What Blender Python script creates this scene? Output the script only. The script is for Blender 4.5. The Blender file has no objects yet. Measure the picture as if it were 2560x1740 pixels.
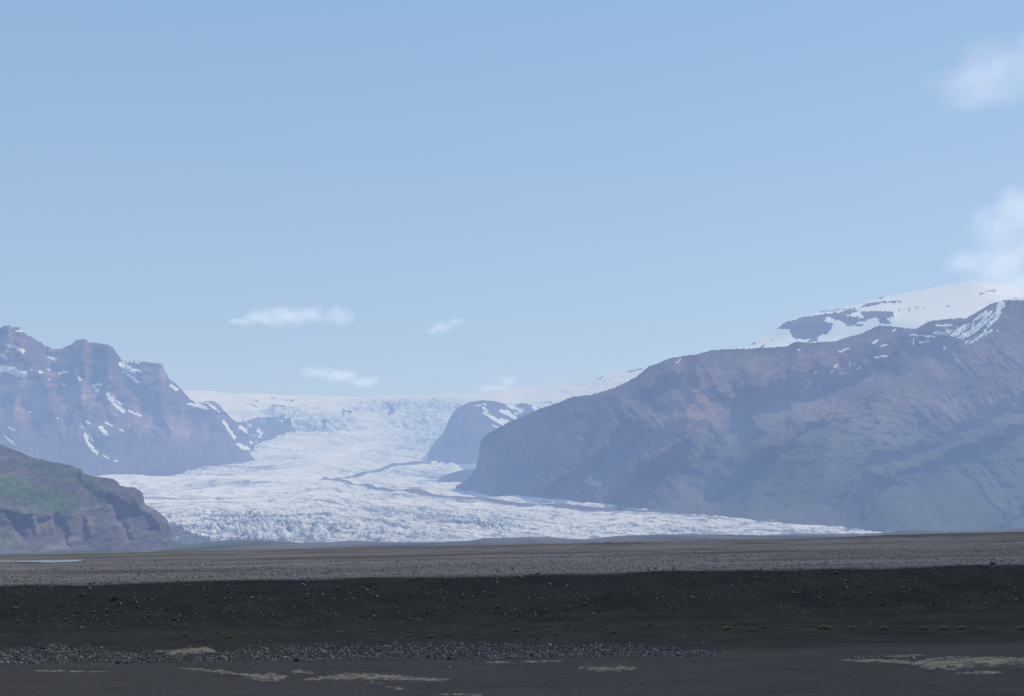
import bpy, math, random
import numpy as np
from mathutils import Matrix, Vector

random.seed(7)
rng = np.random.default_rng(11)
scene = bpy.context.scene
COL = scene.collection

# ------------------------------------------------------------------ camera frame (survey of the view)
F = 3555.0            # focal length in photo pixels (50 mm on a 36 mm wide sensor)
CX, HY = 1280.0, 1352.0
TH = math.atan(0.0205)
CT, ST = math.cos(TH), math.sin(TH)

def ray(px, py):
    X = (np.asarray(px, float) - CX) / F
    Y = (HY - np.asarray(py, float)) / F
    return X * CT + Y * ST, -X * ST + Y * CT

def world(px, py, D):
    sx, sz = ray(px, py)
    return sx * D, D * np.ones_like(sx), sz * D

def project(x, y, z):
    sx, sz = x / y, z / y
    X = sx * CT - sz * ST
    Y = sx * ST + sz * CT
    return CX + X * F, HY - Y * F

# ------------------------------------------------------------------ numpy noise
_perm = rng.permutation(4096)
_ang = rng.random(4096) * 2 * np.pi
_gx, _gy = np.cos(_ang), np.sin(_ang)

def perlin(x, y, seed=0):
    x = np.asarray(x, float) + seed * 17.31
    y = np.asarray(y, float) + seed * 9.77
    xi = np.floor(x).astype(np.int64); yi = np.floor(y).astype(np.int64)
    xf = x - xi; yf = y - yi
    u = xf * xf * xf * (xf * (xf * 6 - 15) + 10); v = yf * yf * yf * (yf * (yf * 6 - 15) + 10)
    def g(ix, iy, dx, dy):
        h = _perm[(_perm[ix & 4095] + iy) & 4095]
        return _gx[h] * dx + _gy[h] * dy
    a = g(xi, yi, xf, yf); b = g(xi + 1, yi, xf - 1, yf)
    c = g(xi, yi + 1, xf, yf - 1); d = g(xi + 1, yi + 1, xf - 1, yf - 1)
    return 1.5 * ((a * (1 - u) + b * u) * (1 - v) + (c * (1 - u) + d * u) * v)

def fbm(x, y, oct=4, seed=0, gain=0.5):
    s = 0; a = 1.0
    for k in range(oct):
        s = s + a * perlin(x * 2 ** k, y * 2 ** k, seed + k * 3)
        a *= gain
    return s

def ridged(x, y, oct=4, seed=0, gain=0.5):
    s = 0; a = 1.0; w = 1.0
    for k in range(oct):
        r = 1 - np.abs(perlin(x * 2 ** k, y * 2 ** k, seed + k * 3))
        r = r * r
        s = s + a * r * w
        w = np.clip(r * 1.6, 0, 1)
        a *= gain
    return s

def sstep(a, b, x):
    t = np.clip((x - a) / (b - a), 0, 1)
    return t * t * (3 - 2 * t)

def poly_dist(X, Y, pts):
    d = np.full(X.shape, 1e9)
    for (x0, y0), (x1, y1) in zip(pts[:-1], pts[1:]):
        dx, dy = x1 - x0, y1 - y0
        L = dx * dx + dy * dy + 1e-9
        t = np.clip(((X - x0) * dx + (Y - y0) * dy) / L, 0, 1)
        d = np.minimum(d, np.hypot(X - x0 - t * dx, Y - y0 - t * dy))
    return d

def inside(X, Y, pts):
    r = np.zeros(X.shape, bool)
    n = len(pts)
    for i in range(n):
        x0, y0 = pts[i]; x1, y1 = pts[(i + 1) % n]
        if y0 == y1: continue
        c = ((y0 > Y) != (y1 > Y)) & (X < (x1 - x0) * (Y - y0) / (y1 - y0) + x0)
        r ^= c
    return r

def poly_field(X, Y, pts):
    """signed: positive inside, in photo pixels"""
    d = poly_dist(X, Y, list(pts) + [pts[0]])
    return np.where(inside(X, Y, pts), d, -d)

def curve(pts):
    xs = np.array([p[0] for p in pts], float); ys = np.array([p[1] for p in pts], float)
    return lambda x: np.interp(x, xs, ys)

def c1(p): return [(x / 2.5486, 780 + y / 2.5486) for x, y in p]
def c2(p): return [(400 + x / 2.5822, 940 + y / 2.5822) for x, y in p]
def c3(p): return [(1100 + x / 2.8725, 850 + y / 2.8725) for x, y in p]
def c4(p): return [(1760 + x / 2.135, 660 + y / 2.135) for x, y in p]

# ------------------------------------------------------------------ mesh helpers
def mesh_from(name, co, quads=None, tris=None, attrs=None, smooth=True):
    me = bpy.data.meshes.new(name)
    me.vertices.add(len(co)); me.vertices.foreach_set('co', np.ascontiguousarray(co, np.float32).ravel())
    f = quads if quads is not None else tris
    k = f.shape[1]
    me.loops.add(f.size); me.loops.foreach_set('vertex_index', np.ascontiguousarray(f, np.int32).ravel())
    me.polygons.add(len(f)); me.polygons.foreach_set('loop_start', np.arange(0, f.size, k, dtype=np.int32))
    me.polygons.foreach_set('use_smooth', np.full(len(f), smooth, bool))
    for an, arr in (attrs or {}).items():
        if arr.ndim == 2:
            a = me.attributes.new(an, 'FLOAT_COLOR', 'POINT'); a.data.foreach_set('color', np.ascontiguousarray(arr, np.float32).ravel())
        else:
            a = me.attributes.new(an, 'FLOAT', 'POINT'); a.data.foreach_set('value', np.ascontiguousarray(arr, np.float32).ravel())
    me.update(calc_edges=True)
    return me

def link(name, me, mat=None, parent=None, loc=None, **props):
    o = bpy.data.objects.new(name, me); COL.objects.link(o)
    if mat is not None:
        me.materials.clear(); me.materials.append(mat)
    if parent is not None: o.parent = parent
    if loc is not None: o.location = loc
    for k, v in props.items():
        if v is not None: o[k] = v
    return o

def grid_faces(nr, nc):
    i = np.arange(nr - 1)[:, None] * nc + np.arange(nc - 1)[None, :]
    i = i.ravel()
    return np.stack([i, i + 1, i + nc + 1, i + nc], 1)

def rgba(r, g, b, a=None):
    r, g, b, a = np.broadcast_arrays(r, g, b, 1.0 if a is None else a)
    return np.stack([r.ravel(), g.ravel(), b.ravel(), a.ravel()], 1)

# ------------------------------------------------------------------ shader helpers
SIG = (0.094, 0.112, 0.164)     # haze extinction per km
AIR = (0.435, 0.565, 0.765)     # air light at infinity

class NT:
    def __init__(s, name):
        s.m = bpy.data.materials.new(name); s.m.use_nodes = True
        s.t = s.m.node_tree; s.t.nodes.clear()
        s.out = s.n('ShaderNodeOutputMaterial')
    def n(s, typ, **kw):
        nd = s.t.nodes.new(typ)
        for k, v in kw.items(): setattr(nd, k, v)
        return nd
    def l(s, a, b): s.t.links.new(a, b)
    def put(s, sock, v):
        if hasattr(v, 'is_output') or isinstance(v, bpy.types.NodeSocket): s.l(v, sock)
        else: sock.default_value = v
    def math(s, op, a, b=0.0, c=None, clamp=False):
        nd = s.n('ShaderNodeMath', operation=op, use_clamp=clamp)
        s.put(nd.inputs[0], a); s.put(nd.inputs[1], b)
        if c is not None: s.put(nd.inputs[2], c)
        return nd.outputs[0]
    def vmath(s, op, a, b=None, out=0):
        nd = s.n('ShaderNodeVectorMath', operation=op)
        s.put(nd.inputs[0], a)
        if b is not None: s.put(nd.inputs[3] if op == 'SCALE' else nd.inputs[1], b)
        return nd.outputs['Value'] if op in ('LENGTH', 'DOT_PRODUCT') else nd.outputs[0]
    def mix(s, f, a, b, blend='MIX'):
        nd = s.n('ShaderNodeMix', data_type='RGBA', blend_type=blend)
        s.put(nd.inputs['Factor'], f)
        A = [i for i in nd.inputs if i.name == 'A' and i.type == 'RGBA'][0]; B = [i for i in nd.inputs if i.name == 'B' and i.type == 'RGBA'][0]
        s.put(A, a); s.put(B, b)
        return [o for o in nd.outputs if o.type == 'RGBA'][0]
    def noise(s, vec, scale, detail=4, rough=0.55, dist=0.0):
        nd = s.n('ShaderNodeTexNoise'); s.put(nd.inputs['Vector'], vec); nd.inputs['Scale'].default_value = scale
        nd.inputs['Detail'].default_value = detail; nd.inputs['Roughness'].default_value = rough; nd.inputs['Distortion'].default_value = dist
        return nd.outputs[0]
    def rng(s, v, a, b, c=0.0, d=1.0, smooth=False):
        nd = s.n('ShaderNodeMapRange'); s.put(nd.inputs[0], v)
        for i, k in enumerate((a, b, c, d)): s.put(nd.inputs[i + 1], k)
        if smooth: nd.interpolation_type = 'SMOOTHSTEP'
        return nd.outputs[0]
    def attr(s, name):
        nd = s.n('ShaderNodeAttribute', attribute_name=name)
        sp = s.n('ShaderNodeSeparateColor'); s.l(nd.outputs['Color'], sp.inputs[0])
        return sp.outputs[0], sp.outputs[1], sp.outputs[2], nd.outputs['Alpha']
    def fattr(s, name):
        return s.n('ShaderNodeAttribute', attribute_name=name).outputs['Fac']
    def pos(s): return s.n('ShaderNodeNewGeometry').outputs['Position']
    def bump(s, h, dist, strength=1.0):
        nd = s.n('ShaderNodeBump'); s.put(nd.inputs['Height'], h); nd.inputs['Distance'].default_value = dist; nd.inputs['Strength'].default_value = strength
        return nd.outputs[0]
    def finish(s, color, normal=None, haze=True):
        """diffuse surface with haze painted in: colour dimmed and glow added by distance from the origin"""
        bs = s.n('ShaderNodeBsdfDiffuse'); bs.inputs['Roughness'].default_value = 0.6
        if normal is not None: s.l(normal, bs.inputs['Normal'])
        if not haze:
            s.put(bs.inputs['Color'], color); s.l(bs.outputs[0], s.out.inputs[0]); return s.m
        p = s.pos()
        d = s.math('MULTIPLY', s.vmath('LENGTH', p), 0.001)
        # painted haze: thin over the near plain, thicker in the far basin
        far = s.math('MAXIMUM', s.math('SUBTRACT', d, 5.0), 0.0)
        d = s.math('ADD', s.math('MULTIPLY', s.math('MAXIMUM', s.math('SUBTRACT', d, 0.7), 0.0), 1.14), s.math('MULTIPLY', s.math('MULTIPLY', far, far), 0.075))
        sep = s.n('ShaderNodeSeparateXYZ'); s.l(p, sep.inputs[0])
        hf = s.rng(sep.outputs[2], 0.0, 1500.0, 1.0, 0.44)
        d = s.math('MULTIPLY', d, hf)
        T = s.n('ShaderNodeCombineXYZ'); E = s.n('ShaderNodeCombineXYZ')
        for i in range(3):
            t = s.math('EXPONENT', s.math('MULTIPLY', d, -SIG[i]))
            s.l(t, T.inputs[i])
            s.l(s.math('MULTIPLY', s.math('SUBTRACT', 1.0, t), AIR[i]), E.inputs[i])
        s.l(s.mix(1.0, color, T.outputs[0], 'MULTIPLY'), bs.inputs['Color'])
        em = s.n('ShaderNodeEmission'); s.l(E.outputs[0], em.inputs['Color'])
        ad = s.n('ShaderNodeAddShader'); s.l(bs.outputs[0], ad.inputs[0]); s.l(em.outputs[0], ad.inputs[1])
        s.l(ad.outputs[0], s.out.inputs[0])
        s.m.cycles.emission_sampling = 'NONE'
        return s.m

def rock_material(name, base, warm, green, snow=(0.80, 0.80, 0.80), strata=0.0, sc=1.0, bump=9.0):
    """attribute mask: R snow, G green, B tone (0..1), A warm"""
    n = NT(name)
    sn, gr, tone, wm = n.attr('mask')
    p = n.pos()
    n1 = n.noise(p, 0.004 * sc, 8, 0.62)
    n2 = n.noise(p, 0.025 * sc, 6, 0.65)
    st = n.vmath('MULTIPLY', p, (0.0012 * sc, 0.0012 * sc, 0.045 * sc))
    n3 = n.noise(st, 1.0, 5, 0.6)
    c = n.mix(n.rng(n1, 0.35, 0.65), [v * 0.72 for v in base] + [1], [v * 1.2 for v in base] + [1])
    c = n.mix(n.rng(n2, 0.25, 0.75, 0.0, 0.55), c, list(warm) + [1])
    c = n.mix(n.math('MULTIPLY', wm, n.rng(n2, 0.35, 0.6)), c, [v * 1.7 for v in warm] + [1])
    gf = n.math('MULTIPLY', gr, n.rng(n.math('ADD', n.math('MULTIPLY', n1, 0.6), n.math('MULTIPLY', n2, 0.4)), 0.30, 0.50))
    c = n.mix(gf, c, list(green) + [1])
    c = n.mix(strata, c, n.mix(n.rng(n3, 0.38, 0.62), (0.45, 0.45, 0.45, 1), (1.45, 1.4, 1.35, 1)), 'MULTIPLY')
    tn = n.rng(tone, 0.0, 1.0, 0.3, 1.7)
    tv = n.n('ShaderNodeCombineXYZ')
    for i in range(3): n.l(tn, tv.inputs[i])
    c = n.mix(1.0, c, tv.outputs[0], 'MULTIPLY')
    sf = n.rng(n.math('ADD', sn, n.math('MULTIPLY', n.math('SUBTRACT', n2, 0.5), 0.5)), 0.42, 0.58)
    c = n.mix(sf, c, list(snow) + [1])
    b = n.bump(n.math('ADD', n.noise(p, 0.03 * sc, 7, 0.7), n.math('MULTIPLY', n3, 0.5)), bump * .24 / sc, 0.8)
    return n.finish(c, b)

# ------------------------------------------------------------------ glacier surface: depth as a function of image height
_gy_ = np.array([940, 985, 1000, 1050, 1100, 1150, 1200, 1250, 1300, 1330, 1352, 1362], float)
_gD_ = np.array([16500, 13000, 11600, 10000, 9000, 8000, 6500, 4800, 3750, 3420, 3230, 3150], float)
def Dg(y): return np.interp(y, _gy_, _gD_)
HOR = lambda px: HY - 0.0205 * (px - CX)

# ------------------------------------------------------------------ glacier
sky_line = curve([(-400, 975), (300, 977), (470, 979), (671, 984.5), (865, 990), (981, 990), (1136, 984), (1300, 971), (1344, 967), (1448, 951), (1535, 935), (1622, 918), (1800, 880), (2600, 800)])
front = curve([(-400, 1362), (430, 1362), (600, 1360), (1100, 1360), (1500, 1352), (1900, 1346), (2200, 1336), (2320, 1334), (2700, 1330)])

def build_glacier():
    px = np.linspace(200, 2330, 1500)
    # rows: image height stepping with fine spacing at the front, where the ice is seraced
    nr = 1060
    u = np.linspace(0, 1, nr)
    PX = np.broadcast_to(px[None, :], (nr, px.size)).copy()
    sk = sky_line(px)[None, :]; fr = front(px)[None, :]
    # spacing in depth rather than in image height
    Dv = 3150 * (13600 / 3150) ** (u ** 1.22)
    yv = np.interp(Dv, _gD_[::-1], _gy_[::-1])           # central profile 1362..~975
    yn = (1362 - yv) / (1362 - 980.0)
    k = yn[:, None]
    PY = fr * (1 - k) + sk * k
    PY = np.where(k > 1, sk - 0 * k, PY)
    # the right side of the tongue is lower: its surface meets the foot of the mountain
    top_right = curve([(1085, 1157), (1138, 1215), (1200, 1233), (1239, 1240), (1465, 1254), (1657, 1282), (1900, 1302), (2041, 1318), (2219, 1332), (2330, 1335)])(px)[None, :]
    D = np.broadcast_to(Dv[:, None], PX.shape)
    Dm = np.interp(px, [1139, 1200, 1239, 1465, 1657, 1900, 2041, 2219, 2400, 3000], [5540, 5300, 5050, 4480, 3980, 3650, 3500, 3350, 3400, 3500])[None, :] + 70
    ramp = np.clip((Dv[:, None] - 3150) / (Dm - 3150), 0, 1)
    low = fr + (top_right - 3 - fr) * ramp ** .8
    low = low + 7 * sstep(0, 250, Dv[:, None] - Dm)
    wr = sstep(1130, 1215, PX) * (1 - sstep(0.52, 0.74, k))
    PY = PY * (1 - wr) + np.minimum(low + 8 * 0, 1400) * wr
    x, y, z = world(PX, PY, D)
    back = k > 1
    X, Y = PX, PY
    # ---- crevasse fields, strength 0..1 by place
    def blob(cx, cy, rx, ry, a, ang=0.0):
        ca, sa = math.cos(ang), math.sin(ang)
        dx, dy = X - cx, Y - cy
        q = ((dx * ca + dy * sa) / rx) ** 2 + ((-dx * sa + dy * ca) / ry) ** 2
        return a * np.exp(-q)
    S = 0.06 + 0.22 * sstep(0.05, 0.6, fbm(X / 230, (Y + .03 * X) / 9, 3, 130)) + 0 * X
    for b in [(760, 1325, 300, 26, 1.0), (640, 1290, 260, 20, .55), (800, 1345, 260, 16, .8), (860, 1312, 90, 26, .55), (1230, 1310, 120, 18, .8, .1), (1420, 1325, 180, 14, .6), (1700, 1325, 150, 12, .55),
              (2050, 1326, 140, 7, .7), (770, 1250, 130, 12, .45), (640, 1209, 120, 6, .5), (560, 1175, 140, 10, .55), (760, 1187, 90, 7, .35), (640, 1115, 70, 30, .5, -.6),
              (1060, 1080, 110, 60, .9, .3), (1010, 1015, 110, 30, .8), (800, 1060, 90, 26, .9), (1100, 1015, 80, 22, .8), (700, 1035, 90, 16, .6), (960, 1120, 160, 30, .6), (1120, 1172, 80, 8, .4), (1130, 1195, 80, 12, .4), (1000, 1290, 300, 20, .3)]:
        S = np.maximum(S, blob(*b))
    calm = np.maximum(blob(640, 1195, 420, 5, 1), np.maximum(blob(820, 1150, 170, 22, .9, -.35), blob(900, 1165, 130, 6, .8)))
    calm = np.maximum(calm, sstep(1004, 992, Y) * (1 - sstep(980, 1120, X) * 0.6))
    calm = np.maximum(calm, blob(650, 1005, 220, 14, .8))
    calm = np.maximum(calm, blob(1250, 985, 140, 22, 1))
    S = S * (1 - 0.85 * np.clip(calm, 0, 1))
    # flow-aligned coordinates
    wx = x + 90 * perlin(x / 500, y / 500, 3)
    wy = y + 90 * perlin(x / 500, y / 500, 5)
    far = np.clip(D / 3300, 1, 4.0)
    L1 = 46 * far ** 0.65; L2 = 28 * far ** 0.65
    def cell(L, s, asp=1.0):
        # fixed-scale octaves blended by distance would alias: use three discrete sizes
        return np.abs(perlin(wx / L, wy / (L * asp), s)) ** 0.7
    near_w = sstep(5200, 4200, D)[...]; mid_w = (1 - near_w) * sstep(8600, 7600, D); far_w = 1 - near_w - mid_w
    def multi(s):
        a = near_w * (0.55 * cell(26, s, 1.3) + 0.35 * cell(13, s + 1, 1.6) + 0.3 * cell(64, s + 2, 1.0))
        b = mid_w * (0.55 * cell(44, s, 1.3) + 0.35 * cell(24, s + 1, 1.6) + 0.3 * cell(100, s + 2, 1.))
        c = far_w * (0.55 * cell(80, s, 0.9) + 0.35 * cell(42, s + 1, 1.2) + 0.35 * cell(180, s + 2, .8))
        return a + b + c
    cr = multi(20)
    band = fbm(wx / 420, wy / 900, 3, 40)
    S2 = S * (0.8 + 0.5 * band)
    amp = (near_w * 62 + mid_w * 56 + far_w * 95)
    edge = sstep(0.0, 0.012, k)
    upper = c2([(1050, 680), (1230, 655), (1400, 622), (1500, 585), (1650, 572), (1750, 566)])
    lower = c2([(1030, 676), (1130, 683), (1300, 715), (1500, 745), (1750, 775), (2050, 800), (2324, 832)]) + c3([(600, 1182), (850, 1200), (1200, 1220), (1660, 1245), (1900, 1256)])
    S2 = S2 * (0.12 + .88 * sstep(2, 9, poly_dist(X, Y, upper))) * (0.12 + .88 * sstep(1, 7, poly_dist(X, Y, lower)))
    dz = (cr - 0.55) * amp * S2 * edge
    # ogive / pressure waves on the tongue
    dz += near_w * 5 * fbm(x / 260, y / 160, 3, 60) * edge + (mid_w + far_w) * 14 * fbm(x / 420, y / 420, 3, 62)
    # bulging fronts of the icefall
    dz += far_w * 60 * S * fbm(x / 500, y / 350, 3, 66)
    # ---- moraines lying on the ice
    upper = c2([(1050, 680), (1230, 655), (1400, 622), (1500, 585), (1650, 572), (1750, 566)])
    lower = c2([(1030, 676), (1130, 683), (1300, 715), (1500, 745), (1750, 775), (2050, 800), (2324, 832)]) + c3([(600, 1182), (850, 1200), (1200, 1220), (1660, 1245), (1900, 1256)])
    Xw = X; Yw = Y + 1.2 * perlin(X / 30, Y / 9, 71)
    wu = np.interp(X, [800, 880, 940, 975, 1000, 1080], [0.5, 1.6, 3.8, 5.0, 3.6, 1.4])
    mu = 1 - sstep(0.6, 1.25, poly_dist(Xw, Yw, upper) / wu)
    wl = np.interp(X, [800, 900, 1000, 1200, 1350, 1500, 1700, 1800], [1.0, 2.2, 3.2, 3.6, 4.2, 3.0, 1.6, .8])
    ml = 1 - sstep(0.5, 1.3, poly_dist(Xw, Yw, lower) / wl)
    dz += 9 * mu + 6 * ml
    # bare rock showing in and beside the icefall
    rk = np.zeros_like(X)
    polys = [c2([(540, 300), (640, 275), (740, 262), (830, 280), (862, 330), (880, 372), (760, 392), (700, 410), (640, 450), (560, 500), (500, 520), (440, 500), (440, 300)]),
             c2([(1150, 225), (1200, 210), (1250, 225), (1245, 250), (1190, 262), (1150, 245)]), c2([(1260, 208), (1285, 206), (1285, 218), (1262, 220)]),
             c2([(1470, 215), (1520, 208), (1520, 255), (1480, 255)]), c2([(1060, 290), (1110, 290), (1100, 315), (1050, 320)]),
             c2([(60, 935), (150, 985), (330, 1050), (300, 1090), (120, 1090), (60, 1000)])]
    jx = X + 7 * fbm(X / 16, Y / 10, 3, 80); jy = Y + 5 * fbm(X / 14, Y / 10, 3, 83)
    for i, pl in enumerate(polys):
        f = poly_field(jx, jy, pl)
        v = sstep(-3, 4, f)
        if i == 5: v = v * 0.7
        if i in (1, 2, 3, 4): v = v * .75
        rk = np.maximum(rk, v)
    # snow fields keep lying on the rock in streaks
    for a in [c2([(520, 330), (560, 365), (600, 385), (650, 390)]), c2([(640, 295), (680, 300)]), c2([(600, 425), (650, 425)]), c2([(560, 300), (590, 345)]), c2([(750, 285), (790, 300)]), c2([(620, 350), (660, 380)])]:
        rk *= sstep(2.0, 5.0, poly_dist(jx, jy, a))
    # thin dark crevasse lines on the snow plateau
    ln = np.zeros_like(X)
    for a, w in [(c2([(716, 190), (870, 200), (910, 212)]), 1.3), (c2([(575, 182), (625, 200)]), 1.1), (c2([(820, 158), (870, 160)]), 1.3), (c2([(1108, 150), (1130, 152)]), 1.0), (c2([(1000, 210), (1030, 213)]), 1.1),
                 (c2([(560, 150), (640, 168)]), .7), (c2([(720, 145), (740, 147)]), .8), (c2([(900, 180), (950, 190)]), .9), (c2([(1420, 185), (1470, 190)]), .9), (c2([(1600, 155), (1680, 150)]), .9), (c2([(1270, 175), (1300, 180)]), .8),
                 (c3([(1090, 290), (1150, 283), (1190, 298)]), 1.1), (c3([(1150, 272), (1172, 270)]), .9), (c3([(1355, 232), (1400, 218), (1450, 212)]), 2.0), (c3([(775, 436), (810, 435)]), 1.0), (c3([(730, 460), (800, 457)]), 1.4)]:
        ln = np.maximum(ln, 1 - sstep(w * .7, w * 1.5, poly_dist(X + 2 * perlin(X / 8, Y / 5, 90), Y + 1.2 * perlin(X / 7, Y / 4, 91), a)))
    rk = np.clip(np.maximum(rk, ln * .75), 0, 1)
    dz += rk * far_w * 18 * ridged(x / 160, z / 120, 3, 95) * (1 - ln)
    z = z + dz
    z[back[:, 0]] -= 40
    # dirty flow stripes, with crevasse shade painted blue-grey into the hollows
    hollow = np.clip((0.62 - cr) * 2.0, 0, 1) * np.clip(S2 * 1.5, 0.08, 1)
    lowc = np.interp(X, [200, 560, 800, 838, 903, 981, 1078, 1194, 1300, 1396, 1518, 1678, 1900, 2300], [1216, 1206, 1202, 1204.5, 1217, 1228, 1240, 1250, 1261, 1268, 1275, 1283, 1297, 1330])
    vf = (PY - lowc) * 1.0 + 5 * perlin(X / 160, PY / 40, 5)
    stripes = fbm(X / 420, vf / 8, 4, 100, .6)
    thin = fbm(X / 48, vf / 4.2, 4, 105, .68) + .3 * fbm(X / 7, PY / 3.6, 2, 107)
    dirt_shade = 0.60 * np.clip(stripes, 0, 1) * (1 - .6 * far_w) + (0.06 + 0.70 * np.clip(thin - 0.04, 0, 1)) * (near_w + .7 * mid_w + .25 * far_w) + 0.95 * hollow
    dirt_shade = dirt_shade + 0.25 * sstep(1325, 1362, Y) * np.clip(fbm(x / 60, y / 60, 3, 110) + .3, 0, 1)
    dirt_shade *= 1 - 0.75 * np.clip(calm, 0, 1)
    dirt_shade = np.clip(1.15 * dirt_shade + .17 * (near_w + .7 * mid_w), 0, 1)
    morr = np.clip(np.maximum(mu, ml * (1.0 + .25 * perlin(X / 9, Y / 3, 113))), 0, 1)
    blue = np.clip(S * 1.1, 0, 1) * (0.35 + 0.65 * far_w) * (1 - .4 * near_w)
    co = np.stack([x.ravel(), y.ravel(), z.ravel()], 1)
    me = mesh_from('glacier', co, quads=grid_faces(nr, px.size), attrs={'mask': rgba(np.clip(dirt_shade, 0, 1), morr, rk, np.clip(blue, 0, 1))})
    n = NT('glacier_ice')
    di, mo, ro, bl = n.attr('mask')
    p = n.pos()
    nz = n.noise(p, 0.05, 6, 0.7)
    nb = n.noise(p, 0.012, 6, 0.65)
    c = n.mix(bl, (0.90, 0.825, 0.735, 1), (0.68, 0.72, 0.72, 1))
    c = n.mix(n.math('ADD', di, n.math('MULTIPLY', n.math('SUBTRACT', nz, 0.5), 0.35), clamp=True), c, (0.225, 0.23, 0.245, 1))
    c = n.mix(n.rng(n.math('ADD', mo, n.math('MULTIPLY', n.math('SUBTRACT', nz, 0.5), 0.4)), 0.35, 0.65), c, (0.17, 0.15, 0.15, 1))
    c = n.mix(n.rng(n.math('ADD', ro, n.math('MULTIPLY', n.math('SUBTRACT', nb, 0.5), 0.8)), 0.35, 0.62), c, (0.13, 0.125, 0.13, 1))
    b = n.bump(n.math('ADD', nz, nb), 1.6, 0.7)
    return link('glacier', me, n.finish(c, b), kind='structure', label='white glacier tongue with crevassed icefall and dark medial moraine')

# ------------------------------------------------------------------ generic mountain in columns from foot to crest and down the far side
def mountain(name, px, crest, foot, Dfoot, Dcrest, nr, relief, masks, mat, label, over=0.35, gam=0.85, prof=1.0, carve=1.7):
    t = np.linspace(0, 1 + over, nr)[:, None]
    PX = np.broadcast_to(px[None, :], (nr, px.size)).copy()
    cy = crest(px)[None, :]; fy = foot(px)[None, :]
    kk = 9; ker = np.ones(2 * kk + 1) / (2 * kk + 1)
    cs = np.convolve(np.pad(crest(px), kk, mode='edge'), ker, 'valid')[None, :]
    df = Dfoot(px)[None, :]; dc = Dcrest(px)[None, :]
    tt = np.clip(t, 0, 1)
    ct = sstep(.80, 1.0, tt)
    PY = fy + (cs * (1 - ct) + cy * ct - fy) * tt ** prof
    D = df + (dc - df) * tt ** gam + (t > 1) * (t - 1) * (dc - df) * 2.0
    x, y, z = world(PX, PY, D)
    zc = world(px[None, :], cy, dc)[2]
    bk = np.clip((t - 1) / over, 0, 1)
    z = np.where(t > 1, zc - bk * np.abs(zc - 0) * 0.7 - 5 * bk, z)
    win = np.sin(np.clip(tt, 0, 1) * np.pi) ** 0.55 * (t <= 1)
    # relief is carved along the horizontal line towards the valley: ribs stand nearer, ravines cut deeper into the slope
    ys = z * 1.8                                   # distance measured up the slope
    dd = relief(PX, PY, x, ys, z, tt, t) * win * carve
    x, y, z = x * (1 - dd / y), y - dd, z * (1 - dd / y)
    qx, qy = PX, PY
    at = masks(qx, qy, x, ys, z, tt, t)
    me = mesh_from(name, np.stack([x.ravel(), y.ravel(), z.ravel()], 1), quads=grid_faces(nr, px.size), attrs={'mask': at})
    return link(name, me, mat, kind='structure', label=label)

def stroke_disp(X, Y, lst):
    d = np.zeros_like(X)
    for pts, amp, w in lst:
        q = poly_dist(X, Y, pts)
        d += amp * np.exp(-(q / w) ** 1.6)
    return d

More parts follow.
